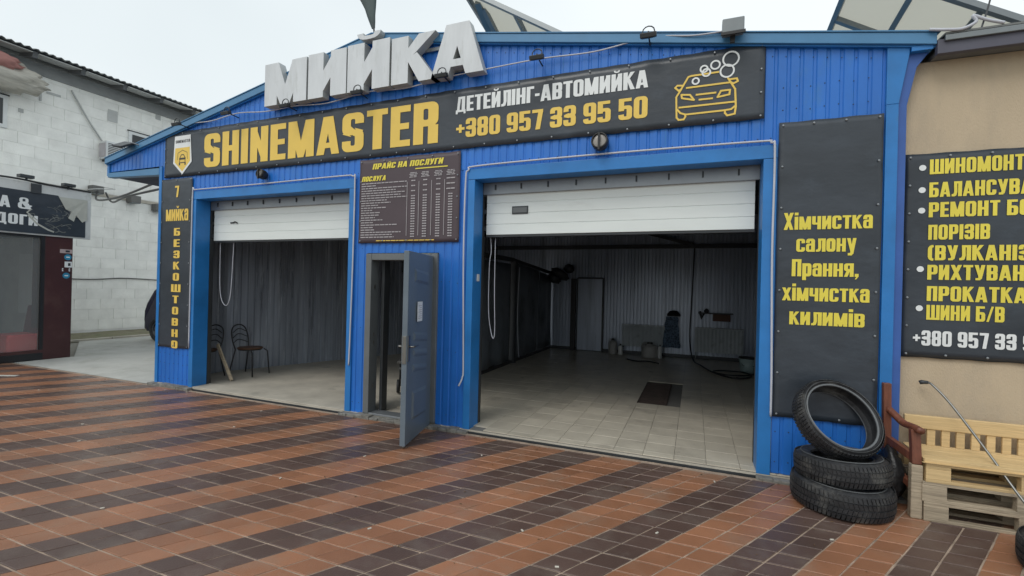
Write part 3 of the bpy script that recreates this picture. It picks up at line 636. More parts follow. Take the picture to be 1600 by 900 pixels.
# ------------------------------------------------------------------ small floodlights on the cable line
def floodlight(x, z, label, tilt=0, ring=True, group='small floodlights wired along the gable'):
    t = thing('floodlight', label, 'floodlight', (x, 4.70, z-.06), group=group)
    M_ = Matrix.Translation((0, -.20, 0)) @ Matrix.Rotation(R(tilt), 4, 'X')
    MB().box(-.075, .075, -.03, .03, -.022, .022, M=M_).build('housing', gdark, t, bevel=.006)
    MB().box(-.062, .062, -.024, .024, -.026, -.023, M=M_).build('lens', glass, t)
    b = MB().tube([(0, -.001, .0), (0, -.12, .01), (0, -.2, .035)], .008, 6)
    if ring: b.tube([(.055*math.cos(a*.5236), -.19, .04+.05*math.sin(a*.5236)) for a in range(12)], .006, 6, closed=True)
    b.build('bracket', gdark, t, smooth=True)
    return t
for x, z, lb in ((-7.20, 4.02, 'small black floodlight on the blue gable directly above the shield emblem'), (-6.15, 4.06, 'small black floodlight on the blue gable left of the white letters'),
                 (-5.05, 4.03, 'small black floodlight poking out under the first white letter'), (-3.88, 4.05, 'small black floodlight poking out under the middle white letter'),
                 (-2.70, 4.08, 'small black floodlight poking out under the foot of the last white letter'),
                 (-1.57, 4.10, 'small black floodlight on the blue cladding right of the white letters'), (-.46, 4.13, 'small black floodlight overlapping the roof fascia above the banner car drawing')):
    floodlight(x, z, lb, tilt=20)
t = thing('floodlight', 'flat grey floodlight tilted down on the left roof overhang', 'floodlight', (-8.45, 4.70, 3.80), rz=R(-12))
M_ = Matrix.Translation((-.1, -.16, 0)) @ Matrix.Rotation(R(32), 4, 'X') @ Matrix.Rotation(R(12), 4, 'Y')
MB().box(-.15, .15, -.10, .10, -.018, .018, M=M_).build('housing', gdark, t, bevel=.008); MB().box(-.12, .12, -.08, .08, -.0215, -.0185, M=M_).build('lens', greyf, t)
MB().tube([(.1, 0, .0), (.07, -.1, .02), (.0, -.13, .0)], .01, 6).build('bracket', galv, t)
t = thing('roof_lamp_box', 'square grey floodlight box standing on the blue roof edge above the car drawing', 'floodlight', (.27, 4.60, 4.01))
MB().box(-.09, .09, -.06, .03, -.02, .11).build('housing', alu, t, bevel=.008); MB().box(-.10, .10, -.075, -.058, -.045, -.015).build('visor', blk, t, bevel=.003)
MB().box(-.02, .02, .0, .03, -.08, -.02).build('bracket', gdark, t)
# round lamps under the banner
for x, z, r_, lb in ((-5.60, 3.13, .065, 'round black lamp under the banner over the left garage door'), (-.92, 3.14, .085, 'round black lamp under the banner over the right garage door')):
    t = thing('round_lamp', lb, 'lamp', (x, 4.70, z), group='round lamps over the garage doors')
    MB().lathe([(.02, 0), (r_*.8, 0), (r_, -.03), (r_, -.10), (r_*.85, -.115), (r_*.8, -.10)], (0, 0, 0), (0, 1, -.12), n=20).build('housing', blk, t, smooth=True)
    MB().lathe([(.001, -.097), (r_*.5, -.10), (r_*.78, -.094)], (0, 0, 0), (0, 1, -.12), n=20).build('lens', mat('lamp_glass', (.30, .28, .26), .25), t, smooth=True)
    MB().box(-.01, .01, -.13, -.11, -r_, r_).build('guard', blk, t)
# cables and conduits
def catmull(pts, k=6):
    o = []; P = [V3(p) for p in pts]; P = [P[0]]+P+[P[-1]]
    for i in range(1, len(P)-2):
        for s_ in range(k):
            u = s_/k; a, b, c, d = P[i-1:i+3]; o.append(.5*((2*b)+(c-a)*u+(2*a-5*b+4*c-d)*u*u+(3*b-a-3*c+d)*u**3))
    o.append(P[-2]); return o
def cable(pts, r, m, lb, cat='cable', nm='cable', group=None): return tag(MB().tube(catmull(pts), r, 6).build(nm, m, smooth=True), lb, cat, group)
y = 4.675
cable([(-8.4, y, 3.83), (-7.8, y, 3.95), (-7.2, y, 4.02), (-6.7, y, 4.01), (-6.15, y, 4.06), (-5.6, y, 4.02), (-5.05, y, 4.03), (-4.5, y, 4.0), (-3.88, y, 4.06), (-3.3, y, 4.03), (-2.70, y, 4.08), (-2.1, y, 4.10), (-1.57, y, 4.11), (-1.0, y, 4.09), (-.46, y, 4.14), (-.05, y-.03, 4.07), (.25, y-.04, 4.06)], .0075, pvcg, 'thin white cable sagging between the floodlights above the banner')
cable([(-7.085, 4.685, .62), (-7.085, 4.685, 1.8), (-7.08, 4.685, 2.95), (-7.04, 4.685, 3.01), (-6.9, 4.685, 3.015), (-5.6, 4.685, 3.02), (-4.3, 4.685, 3.035), (-4.06, 4.685, 3.02), (-4.03, 4.685, 2.93), (-4.035, 4.685, 1.8), (-4.05, 4.685, .95), (-4.06, 4.685, .62)], .010, pvcg, 'white cable running round the left garage opening', 'cable')
cable([(-2.47, 4.66, .52), (-2.435, 4.68, .62), (-2.43, 4.685, .8), (-2.46, 4.685, 2.0), (-2.455, 4.685, 2.85), (-2.42, 4.685, 2.98), (-2.28, 4.685, 3.02), (-1.0, 4.685, 3.035), (.45, 4.685, 3.03), (.61, 4.685, 3.01), (.64, 4.685, 2.92), (.638, 4.685, 2.0), (.655, 4.685, 1.0), (.658, 4.685, .56)], .010, pvcg, 'white cable running round the right garage opening', 'cable')
cable([(-6.92, 5.03, 2.9), (-6.925, 5.03, 2.0), (-6.90, 5.03, 1.45), (-6.78, 5.03, 1.27), (-6.68, 5.03, 1.42), (-6.64, 5.03, 2.0), (-6.63, 5.03, 2.3)], .0055, pvcg, 'pale pull rope hanging in a loop inside the left garage opening', 'rope', 'pull_rope')
cable([(-2.29, 5.03, 2.3), (-2.27, 5.03, 2.1), (-2.29, 5.03, 1.9), (-2.285, 5.03, 1.35), (-2.23, 5.03, 1.06), (-2.20, 5.03, 1.13), (-2.215, 5.03, 1.6), (-2.22, 5.03, 2.25)], .005, pvcg, 'pale pull rope hanging in a loop inside the right garage opening', 'rope', 'pull_rope')
MB().box(-2.342, -2.33, 4.80, 4.85, 1.72, 1.80).build('switch_box', pvc, bld)

# ================================================================== INSIDE THE BAYS
cu = wthing('curtain_partition', 'dark grey plastic curtain of three panels dividing the wash bay from the next one', 'curtain', (-3.6, 9, .03))
def panel(y0, y1, zt0, zt1, seed):
    s = MB(); vs = []; n = int((y1-y0)/.06)
    for i in range(n+1):
        yy = y0+(y1-y0)*i/n
        for k in range(9):
            b = k/8; zt = zt0+(zt1-zt0)*i/n
            vs.append((-3.62+.035*noise.noise(V3((yy*3, b*1.2, seed)))+.03*(1-b)*math.sin(yy*9), yy, .12+(zt-.12)*b))
    s.add(vs, [(i*9+k, (i+1)*9+k, (i+1)*9+k+1, i*9+k+1) for i in range(n) for k in range(8)])
    o = s.build('curtain_panel', curt, cu, smooth=True); sm = o.modifiers.new('s', 'SOLIDIFY'); sm.thickness = .006
panel(6.2, 9.05, 2.15, 2.16, 1); panel(9.38, 10.95, 2.20, 2.10, 2); panel(10.98, 12.0, 2.08, 2.0, 3)
MB().beam((-3.62, 6.0, 2.25), (-3.62, 9.2, 2.25), .05, .09).beam((-3.62, 9.2, 2.25), (-3.62, 12.05, 2.08), .05, .07).build('curtain_rail', gdark, cu)
MB().box(-3.66, -3.60, 6.0, 12.0, .03, .11).build('curtain_hem', blk, cu)
MB().beam((-3.6, 9.2, .03), (-3.6, 9.2, 2.22), .12, .12, (1, 0, 0)).build('curtain_post', gdark, cu)
cable([(-3.5, 9.26, 2.1), (-3.52, 9.25, 1.2), (-3.5, 9.28, .4), (-3.48, 9.3, .15)], .008, pvcg, 'thin pale hose hanging beside the dark curtain post', 'hose', 'hose')
# dark bundle over curtain end
m = MB()
for (cx, cz, rx, rz_) in ((-3.35, 2.05, .28, .12), (-3.1, 2.2, .14, .1), (-3.5, 1.93, .2, .1)):
    n = 14; ring = []
    m.lathe([(.01, -.12)]+[(rx*math.sin(R(a))*(1+.25*noise.noise(V3((a*.1, cx, 0)))), -.12*math.cos(R(a))) for a in range(20, 180, 20)]+[(.01, .12)], (cx, 11.9, cz), (.5, .3, 1), n=12)
tag(m.build('cloth_bundle', gdark, smooth=True), 'dark rags bundled on top of the far end of the curtain rail', 'cloth')
# radiators
for x0, x1, z0, z1, lb in ((-1.70, -.64, .25, .79, 'white panel radiator on the back wall left of the hanging apron'), (.03, 1.09, .22, .80, 'white panel radiator on the back wall behind the hose')):
    t = thing('radiator', lb, 'radiator', ((x0+x1)/2, 12.0, z0), group='radiators on the back wall of the wash bay'); w = (x1-x0)/2; h = z1-z0
    s = MB(); n = 26; vs = []
    for i in range(n+1):
        x = -w+2*w*i/n; d = -.03-(.008 if i % 2 else 0); vs += [(x, d, .02), (x, d, h-.02)]
    s.add(vs, [(2*i, 2*i+2, 2*i+3, 2*i+1) for i in range(n)]); s.box(-w, w, -.028, .03, 0, h); s.build('radiator_panel', mat('radiator_white', (.42, .47, .50), .5, dirt_or_sheen=(.25, .27, .29), dsc=3, dth=.55) if 'radiator_white' not in MATS else MATS['radiator_white'], t)
    s = MB().box(-w, w, -.035, .035, h, h+.012)
    for k in range(12): s.box(-w+.05+k*.17*w, -w+.08+k*.17*w, -.03, .03, h+.012, h+.016)
    s.build('top_grille', galv, t)
    for sx in (-w+.03, w-.03): MB().tube([(sx, 0, 0), (sx, 0, -z0+.05)], .012, 6).build('pipe', galv, t)
# apron, shelf, canisters, bucket, hose
t = wthing('apron', 'dark capped blue patterned apron hanging on the back wall between the radiators', 'apron', (-.5, 12.05, .3))
s = MB(); vs = []
for i in range(13):
    for k in range(13):
        a, b = i/12, k/12; w = .42-.14*b; vs.append((-.50+(a-.5)*w+.03*noise.noise(V3((k*.5, 0, 3))), 12.0-.05*math.sin(a*9)*(1-b)-.04, .28+.76*b))
s.add(vs, [(i*13+k, (i+1)*13+k, (i+1)*13+k+1, i*13+k+1) for i in range(12) for k in range(12)]); s.build('fabric', cloth, t, smooth=True)
MB().lathe([(.01, .12), (.10, .10), (.16, .02), (.165, -.02), (.01, -.03)], (-.46, 11.98, 1.08), n=14).build('cap', blk, t, smooth=True)
t = wthing('wall_shelf', 'small brown shelf with dark brushes fixed on the corrugated back wall above the right radiator', 'shelf', (.5, 12.05, 1.0))
MB().box(.42, .80, 11.9, 12.08, .98, 1.14).build('shelf_box', mat('brown_board', (.10, .045, .03), .6), t, bevel=.005)
MB().box(.10, .86, 11.92, 12.08, 1.145, 1.17).build('shelf_board', gdark, t); MB().lathe([(.01, 0), (.05, .0), (.06, .05), (.03, .09), (.01, .1)], (.28, 11.98, 1.17), n=10).build('brush', gdark, t, smooth=True)
MB().tube([(.13, 11.97, 1.20), (.18, 11.97, 1.02), (.22, 11.97, 1.15)], .03, 8).build('brush', blk, t, smooth=True)
def can(x, y, r_, h, lb, m=pvc, hand=True, nm='canister'):
    t = thing(nm, lb, 'canister', (x, y, .045))
    MB().lathe([(.001, 0), (r_*.95, 0), (r_, .02), (r_, h*.72), (r_*.85, h*.86), (r_*.3, h*.93), (r_*.3, h*.97)], (0, 0, 0), n=16).build('body', m, t, smooth=True)
    MB().lathe([(.001, h*.99+.03), (r_*.34, h*.99+.03), (r_*.36, h*.95)], (0, 0, 0), n=12).build('screw_cap', blk, t)
    if hand: MB().tube([(-r_*.3, 0, h*.9), (-r_*.6, 0, h+.02), (-r_*.9, 0, h*.9), (-r_*.95, 0, h*.6)], r_*.1, 6).build('handle', m, t, smooth=True)
dw = mat('dirty_white_plastic', (.36, .36, .35), .5)
can(-1.90, 11.85, .11, .36, 'grey white canister standing furthest left under the left radiator', dw); can(-1.70, 11.8, .06, .24, 'small white bottle standing right of the leftmost canister', pvc, False, 'bottle')
can(-.98, 11.7, .20, .34, 'big round white canister below the right end of the left radiator', dw); can(-.74, 11.65, .05, .30, 'thin white bottle beside the big round canister', pvc, False, 'bottle')
t = thing('bucket', 'pale teal bucket with black lid by the right edge of the wash bay', 'bucket', (1.04, 10.45, .045))
MB().lathe([(.001, 0), (.13, 0), (.17, .30), (.155, .30), (.12, .02)], (0, 0, 0), n=20).build('pail', mat('pale_teal', (.30, .40, .40), .4), t, smooth=True)
MB().lathe([(.001, .33), (.165, .325), (.18, .31), (.18, .295)], (0, 0, 0), n=20).build('lid', blk, t); MB().tube([(-.17, 0, .28), (-.1, -.13, .16), (.1, -.13, .16), (.17, 0, .28)], .006, 6).build('handle', blk, t)
cable([(-.02, 12.0, 2.75), (-.05, 11.98, 1.6), (-.08, 11.95, .6), (-.0, 11.6, .10), (.18, 10.8, .065), (.42, 9.95, .065), (.75, 9.55, .065), (1.05, 9.9, .065), (.95, 10.35, .065), (.5, 10.3, .07), (.38, 9.95, .085), (.6, 9.75, .085), (.95, 9.85, .085), (1.15, 10.3, .065), (1.28, 11.0, .07)], .016, blk, 'black pressure hose dropping down the back wall and coiled on the bay floor', 'hose', 'hose')
cable([(-1.42, 11.0, .06), (-1.2, 10.8, .06), (-.95, 10.9, .06), (-.7, 10.7, .06)], .015, blk, 'short black hose end lying on the floor in front of the left radiator', 'hose', 'hose')
# machine seen through the doorway
t = thing('hose_cart', 'small dark hose cart with pale clamps seen through the open side door', 'cart', (-3.95, 5.85, .045), rz=R(30))
MB().tube([(-.12, 0, .1), (-.12, 0, .5), (.12, 0, .5), (.12, 0, .1)], .014, 8).build('frame', gdark, t, smooth=True)
for s_ in (-1, 1): MB().lathe([(.03, -.02), (.10, -.02), (.10, .02), (.03, .02)], (s_*.14, 0, .10), (1, 0, 0), n=18, closed=True).build('wheel', rub, t, smooth=True)
MB().lathe([(.04, -.1), (.12, -.1), (.12, -.08), (.05, -.07), (.05, .07), (.12, .08), (.12, .1), (.04, .1)], (0, 0, .32), (1, 0, 0), n=18).build('reel', blk, t, smooth=True)
MB().box(-.16, .16, -.03, .03, .44, .48).box(-.14, .14, -.09, -.05, .36, .39).build('clamp', steel, t, bevel=.004)
# chairs in the left bay
def chair(loc, rz, lb):
    t = thing('metal_chair', lb, 'chair', loc, rz, 'chairs inside the left bay')
    MB().lathe([(.001, .0), (.19, 0), (.205, .012), (.19, .025), (.001, .025)], (0, 0, .45), n=24).build('seat', mat('brown_seat', (.12, .065, .04), .5) if 'brown_seat' not in MATS else MATS['brown_seat'], t)
    MB().tube([(.18*math.cos(a*R(20)), .18*math.sin(a*R(20)), .44) for a in range(18)], .01, 6, closed=True).build('seat_ring', blk, t, smooth=True)
    for sx, sy in ((1, 1), (1, -1)): MB().tube([(sx*.15, sy*.15, .44), (sx*.20, sy*.18, .40), (sx*.23, sy*.2, 0)], .011, 8).build('leg', blk, t, smooth=True)
    for sy in (1, -1): MB().tube([(-.16, sy*.15, .44), (-.21, sy*.17, .2), (-.25, sy*.19, 0)], .011, 8).build('leg', blk, t, smooth=True)
    MB().tube(catmull([(-.16, -.15, .44), (-.20, -.18, .62), (-.24, -.14, .80), (-.25, 0, .86), (-.24, .14, .80), (-.20, .18, .62), (-.16, .15, .44)]), .011, 8).build('back_frame', blk, t, smooth=True)
    for zz in (.58, .68, .77): MB().tube(catmull([(-.195-.02*(zz-.58)/.2, -.165+(zz-.6)*.1, zz-.04), (-.235, 0, zz+.02), (-.195-.02*(zz-.58)/.2, .165-(zz-.6)*.1, zz-.04)]), .008, 6).build('back_bar', blk, t, smooth=True)
    return t
chair((-7.18, 5.80, .035), R(10), 'black metal chair with round brown seat against the ribbed wall in the left bay')
chair((-7.56, 5.24, .035), R(-80), 'black metal chair mostly hidden behind the left garage door jamb')
tag(MB().box(-.028, .028, -.012, .012, 0, .66, M=Matrix.Translation((-6.93, 5.28, .045)) @ Matrix.Rotation(R(-32), 4, 'Y')).build('wooden_plank', pineg, bevel=.003), 'short pale plank leaning on the hidden chair in the left bay', 'plank')
cable([(-6.2, 8.9, 3.0), (-6.2, 8.88, 2.4), (-6.21, 8.86, 1.95)], .02, gdark, 'dark pipe stub hanging on the ribbed wall of the left bay', 'pipe', 'pipe')

# ================================================================== BEIGE BUILDING ON THE RIGHT
bb = thing('rendered_building', 'beige rendered tyre shop with a dark metal eave right of the blue car wash', 'building', (3, 4.83, 0)); PENDING.append(bb)
MB().box(1.603, 9, 4.83, 12, -.03, 3.615).build('wall', wally, bb)
MB().box(1.78, 9.2, 4.70, 5.2, 3.62, 3.66).build('eave_soffit', slate, bb)
MB().box(1.76, 9.2, 4.65, 4.70, 3.60, 3.715).build('eave_fascia', mat('grey_violet_metal', (.085, .085, .115), .5), bb, bevel=.004)

MB().add([(1.80, 4.63, 3.74), (9.2, 4.63, 3.74), (9.2, 12, 4.1), (1.80, 12, 4.1), (1.80, 4.63, 3.755), (9.2, 4.63, 3.755), (9.2, 12, 4.12), (1.80, 12, 4.12)], [(0, 1, 2, 3), (4, 5, 6, 7), (0, 1, 5, 4), (1, 2, 6, 5), (2, 3, 7, 6), (3, 0, 4, 7)]).build('roof_sheet', slate, bb)
MB().box(1.80, 9.2, 4.625, 4.648, 3.69, 3.735).build('eave_flashing', alu, bb, bevel=.004)
b3 = wthing('tyre_service_banner', 'dark banner with bulleted yellow lines and a white phone number on the beige wall', 'banner', (2.4, 4.81, 1.15))
sheet(1.625, 3.25, 1.155, 2.85, 4.808, bann, b3, nx=36, nz=30, seed=12); eyelets(1.625, 3.25, 1.155, 2.85, 4.802, 6, 7, b3)
m = MB(); t3 = 4.8015
for tx, z, w in (('ШИНОМОНТАЖ', 2.695, .81), ('БАЛАНСУВАННЯ', 2.505, .90), ('РЕМОНТ БОКОВИХ', 2.34, 1.08), ('ПОРІЗІВ', 2.155, .43), ('(ВУЛКАНІЗАЦІЯ)', 1.985, .98), ('РИХТУВАННЯ', 1.825, .80), ('ПРОКАТКА ДИСКІВ', 1.65, 1.16), ('ШИНИ Б/В', 1.495, .54)):
    tx = tx.replace(')', ''); text_into(MB(), tx, 1.785, z-.022, w*(.935 if len(tx) > 9 else .905), .122, t3, gap=.07).build('lettering', yel2, b3)
for z in (2.70, 2.515, 2.345, 1.86, 1.535): flat(MB(), [circ((1.738, z+.03), .024)], t3).build('bullet_dot', whi, b3)
m = MB(); text_into(m, '+380 957 33 95 50', 1.70, 1.258, .98, .125, t3, gap=.07); m.build('lettering', whi, b3)

# ------------------------------------------------------------------ solar racks behind the roof edge
def rack(corner, ux, vy, nx, ny, lb, cs=(1.0, 1.9)):
    t = thing('solar_rack', lb, 'solar panel', corner, group='solar racks above the roofs')
    u = V3((1, 0, ux)).normalized(); v = V3((0, 1, vy)).normalized(); n = u.cross(v).normalized()
    for i in range(nx):
        for j in range(ny):
            o = u*(i*cs[0])+v*(j*cs[1]); a = u*(cs[0]-.03); b = v*(cs[1]-.03)
            pts = [o, o+a, o+a+b, o+b]; MB().add(pts+[p+n*.008 for p in pts], [(0, 1, 2, 3), (4, 5, 6, 7), (0, 1, 5, 4), (1, 2, 6, 5), (2, 3, 7, 6), (3, 0, 4, 7)]).build('panel', orgb, t)
    f = MB()
    for i in range(nx+1): p = u*(i*cs[0]-.015)-n*.035; f.beam(p, p+v*(ny*cs[1]), .055, .06, n)
    for j in range(ny+1): p = v*(j*cs[1]-.015)-n*.035; f.beam(p, p+u*(nx*cs[0]), .055, .06, n)
    f.build('frame', alu, t); return t, u, v, n
t, u, v, n = rack((-3.12, 5.8, 5.89), -.62, -.15, 3, 2, 'tilted grey solar rack rising behind the blue roof right of the white letters', (.95, 1.6))
MB().beam((.15, .3, -.15), (.62, 1.7, -1.4), .07, .07).beam((.1, .2, -.1), (.05, 3.0, -1.3), .09, .09).build('support_strut', alu, t)
t, u, v, n = rack((1.55, 5.9, 5.18), -.62, -.15, 6, 6, 'large pale undersided solar rack above the corner of the beige building', (.62, .8))
MB().beam((1.1, .6, -.8), (1.1, .9, -1.25), .05, .05).build('support_strut', alu, t)
# cable clutter on the corner
cable([(1.70, 4.64, 3.80), (1.80, 4.62, 3.77), (1.9, 4.62, 3.76), (1.98, 4.62, 3.80), (1.96, 4.62, 3.85), (2.05, 4.62, 3.80), (2.15, 4.63, 3.765)], .012, pvcg, 'tangle of grey cable over the corner between the blue and beige roofs')
t = thing('roof_antenna', 'thin dark aerial with a small knob standing on the beige roof edge', 'antenna', (2.02, 4.64, 3.75))
MB().tube([(0, 0, 0), (.03, 0, .12), (.05, 0, .22)], .006, 6).build('rod', gdark, t); MB().lathe([(.001, .02), (.02, .012), (.022, -.01), (.001, -.02)], (.055, 0, .235), n=10).build('knob', gdark, t, smooth=True)
# furled flag behind the letters
t = thing('furled_flag', 'dark furled flag on a thin pole rising behind the white letters', 'flag', (-4.12, 5.1, 4.75))
MB().tube([(.06, 0, 0), (-.02, 0, .42), (-.3, 0, 1.7)], .012, 8).build('pole', gdark, t, smooth=True)
s = MB(); vs = []
for k in range(13):
    b = k/12; cx = -.02-.28*b; z = .38+1.15*b; w = .03+.14*min(1, b*2.4)
    for i in range(12):
        a = i/12*2*math.pi; rr_ = w*(.75+.25*math.sin(a*3+b*5)); vs.append((cx-.02*b+rr_*math.cos(a), .35*rr_*math.sin(a), z))
s.add(vs, [(k*12+i, k*12+(i+1) % 12, (k+1)*12+(i+1) % 12, (k+1)*12+i) for k in range(12) for i in range(12)]); s.build('flag_cloth', mat('dark_flag_cloth', (.07, .09, .09), .8, var=.3), t, smooth=True)

# ================================================================== WHITE BLOCK BUILDING ON THE LEFT
wb = thing('block_building', 'tall building of whitewashed aerated blocks with a corrugated grey eave on the left', 'building', (-16.4, 8, 0)); PENDING.append(wb)
WX = -16.4
MB().box(WX-6, WX-.005, 2, 20, -.03, 7.1).build('wall', blkj, wb)
bk = MB().box(-.03, .004, -.305, .305, -.1485, .1485); bo = None; fb = MB()
zz = .12; rowi = 0
while zz < 6.95:
    if 3.90 < zz+.15 < 4.05: pass
    off = (rowi % 2)*.31+(rowi*.37 % .1)
    for k in range(-2, 20):
        yc = 5.4+k*.62+off; zc = zz+.15
        dx = random.uniform(-.0025, .004)
        if k >= 0 and yc < 11.6 and not (yc > 9.95 and zc < 3.6):
            if bo is None: bo = bk.build('block', block, wb); o = bo
            else: o = bo.copy(); COL.objects.link(o)
            o.location = (WX+dx, yc, zc)
        elif yc < 19.5: fb.add([(a+WX+dx, b+yc, c+zc) for a, b, c in bk.v], bk.f)
    zz += .303; rowi += 1
    if rowi == 13: zz += .13
fb.build('blockwork', block, wb, kind='stuff')
MB().box(WX-.01, WX+.03, 7.3, 19, 3.962+.1, 4.16).build('ring_beam', conc, wb)
# eave
MB().box(WX-.01, WX+.05, 2, 20, 7.02, 7.32).build('wall_plate', mat('wall_plate_grey', (.27, .28, .28), .8), wb)
for k in range(18): MB().beam((WX, 2.4+k*1.0, 7.44), (-15.76, 2.4+k*1.0, 7.30), .10, .16).build('rafter', eave2, wb)
for k in range(17): MB().add([(WX+.04, 2.46+k, 7.43), (-15.72, 2.46+k, 7.33), (-15.72, 3.34+k, 7.33), (WX+.04, 3.34+k, 7.43), (WX+.04, 2.46+k, 7.45), (-15.72, 2.46+k, 7.35), (-15.72, 3.34+k, 7.35), (WX+.04, 3.34+k, 7.45)], [(0, 1, 2, 3), (4, 5, 6, 7), (0, 1, 5, 4), (1, 2, 6, 5), (2, 3, 7, 6), (3, 0, 4, 7)]).build('soffit_board', eave, wb)
s = MB(); vs = []; n = 18*12*2
for i in range(n+1):
    yy = 2+18*i/n; d = .028*math.cos(yy*2*math.pi/.16); vs += [(-15.66, yy, 7.40+d), (WX-3, yy, 8.15+d)]
s.add(vs, [(2*i, 2*i+1, 2*i+3, 2*i+2) for i in range(n)]); o = s.build('roof_sheet', slate, wb, smooth=True); sm = o.modifiers.new('s', 'SOLIDIFY'); sm.thickness = .012
# windows
for y0, y1, z0, z1 in ((8.84, 9.75, 5.30, 6.22), (5.2, 6.14, 5.4, 6.22)):
    w = MB().box(WX+.005, WX+.05, y0, y1, z0, z1).build('window', pvc, wb, bevel=.005)
    MB().box(WX+.052, WX+.058, y0+.09, y1-.09, z0+.09, z1-.09).build('pane', glass, w)
    MB().box(WX+.013, WX+.06, y0-.03, y1+.03, z1+.002, z1+.03).build('lintel_strip', gdark, w)
pt_ = MB()
for y0, y1, z0, z1 in ((6.75, 6.8, 6.35, 6.62), (6.9, 7.2, 6.60, 6.66), (9.6, 9.75, 6.85, 7.1), (8.3, 8.55, 6.35, 6.7), (6.35, 6.45, 5.9, 6.0)): pt_.box(WX+.012, WX+.019, y0, y1, z0, z1)
pt_.build('mortar_patch', eave, wb)
cable([(WX+.05, 7.41, 6.89), (WX+.06, 7.8, 6.2), (WX+.05, 8.2, 5.62)], .022, eave, 'grey conduit slanting down the block wall to the air conditioner', 'conduit', 'conduit')
cable([(WX+.04, 6.9, 1.62), (WX+.04, 8.0, 1.60), (WX+.04, 8.9, 1.66), (WX+.04, 10.6, 1.58)], .014, blk, 'black cable running low across the white block wall')
ac = thing('air_conditioner', 'white air conditioner box on the block wall beside the blue overhang', 'air conditioner', (WX+.2, 8.42, 5.15))
MB().box(-.16, .16, -.32, .32, 0, .52).build('casing', pvc, ac, bevel=.015)
for k in range(9): MB().box(.162, .17, -.27, .15, .05+k*.048, .07+k*.048).build('grille_bar', gdark, ac)
MB().box(-.14, .16, -.34, -.322, .05, .45).build('side_grille', greyp, ac); MB().box(-.16, .1, -.25, -.2, -.05, 0).box(-.16, .1, .2, .25, -.05, 0).build('bracket', gdark, ac)
for k, (yy, zz_, lb) in enumerate(((7.98, 4.22, 'grey lamp box on the ledge at the end of the kiosk sign'), (8.95, 4.12, 'grey lamp box on the block wall ledge, middle of three'), (9.66, 3.98, 'grey lamp box on the block wall ledge nearest the blue building'))):
    t = thing('lamp_box', lb, 'lamp', (WX+.16, yy, zz_), group='lamp boxes on the block wall ledge')
    MB().box(-.13, .13, -.14, .14, -.12, .10).build('housing', mat('lamp_grey', (.13, .13, .125), .6) if 'lamp_grey' not in MATS else MATS['lamp_grey'], t, bevel=.015); MB().box(-.10, .14, -.11, .11, -.135, -.121).build('lens', alu, t)
for k, (dy, dz) in enumerate(((0, 0), (.35, .05))):
    cable([(WX+.3, 7.95+k*.2, 4.15), (-15.0, 7.4+dy, 3.75), (-12.5, 6.6+dy*.5, 3.55+dz), (-9.4, 5.6+dy, 3.50)], .025, blk, ('thick black cable sagging under the left overhang, lower of two', 'thick black cable under the left overhang, upper of two')[k])
cable([(WX+.3, 8.1, 4.3), (-14.6, 7.6, 4.05), (-12.3, 6.1, 3.62), (-11.9, 5.7, 3.5)], .01, eave, 'thin grey wire from the block wall to the kiosk sign corner', 'wire', 'wire')
# bundled tarp with red patch
t = wthing('rolled_awning', 'rolled cream awning with a red patch high on the block wall at the left edge', 'awning', (-16.1, 6, 6.4))
def blob(c, rx, ry, rz_, nm, m_, seed):
    s = MB(); vs = []
    for i in range(19):
        for k in range(24):
            a = R(i*10); b = k/24*2*math.pi; d = V3((math.sin(a)*math.cos(b), math.cos(a), math.sin(a)*math.sin(b)))
            q = 1+.22*noise.noise(d*2.2+V3((seed, 0, 0)))+.10*math.sin(d.z*22+d.y*4); vs.append((c[0]+d.x*rx*q, c[1]+d.y*ry*q, c[2]+d.z*rz_*q))
    s.add(vs, [(i*24+k, i*24+(k+1) % 24, (i+1)*24+(k+1) % 24, (i+1)*24+k) for i in range(18) for k in range(24)]); s.build(nm, m_, t, smooth=True)
blob((-16.0, 5.75, 6.62), .35, .92, .42, 'awning_cloth', tarp, 1); blob((-15.8, 5.55, 6.86), .24, .62, .22, 'red_cloth', mat('faded_red_cloth', (.34, .16, .14), .8), 2)

# ================================================================== KIOSK
kk = thing('snack_kiosk', 'maroon snack kiosk with a big front window beneath a torn black sign', 'kiosk', (-12.03, 5, 0)); PENDING.append(kk)
KX = -12.03
MB().box(KX-.45, KX, 5.10, 5.54, -.02, 2.5).build('pillar', maroon, kk, bevel=.006)
MB().box(KX-4, KX-3.9, 1.4, 5.54, -.02, 2.6).build('wall', maroon, kk); MB().box(KX-4, KX-.45, 5.44, 5.54, -.02, 2.5).build('wall', mat('kiosk_inner', (.55, .55, .53), .7), kk)
MB().box(KX-4, KX, 1.3, 1.4, -.02, 2.6).build('wall', maroon, kk); MB().box(KX-4, KX-.01, 1.4, 5.44, 0, .05).build('floor', conc, kk)
MB().box(KX-4.1, KX-.02, 1.3, 5.8, 2.51, 3.40).build('roof_box', eave, kk)
MB().box(KX-.08, KX+.01, 1.4, 5.10, .0, .14).build('window_sill', blk, kk, bevel=.004); MB().box(KX-.06, KX+.005, 1.4, 5.10, .14, .2).build('window_frame', maroon, kk)
MB().box(KX-.06, KX+.005, 1.4, 5.10, 2.42, 2.50).build('window_frame', blk, kk); MB().box(KX-.06, KX+.005, 5.04, 5.098, .2, 2.42).build('window_frame', blk, kk); MB().box(KX-.06, KX+.005, 3.3, 3.36, .2, 2.42).build('window_frame', blk, kk)
MB().box(KX-.035, KX-.028, 1.42, 5.038, .2, 2.42).build('window_pane', gl, kk)
wi = MB().box(KX-1.72, KX-1.2, 5.40, 5.435, .85, 2.13).build('reflection_panel', pvc, kk);  # white panel added to stand in for a reflection in the pane
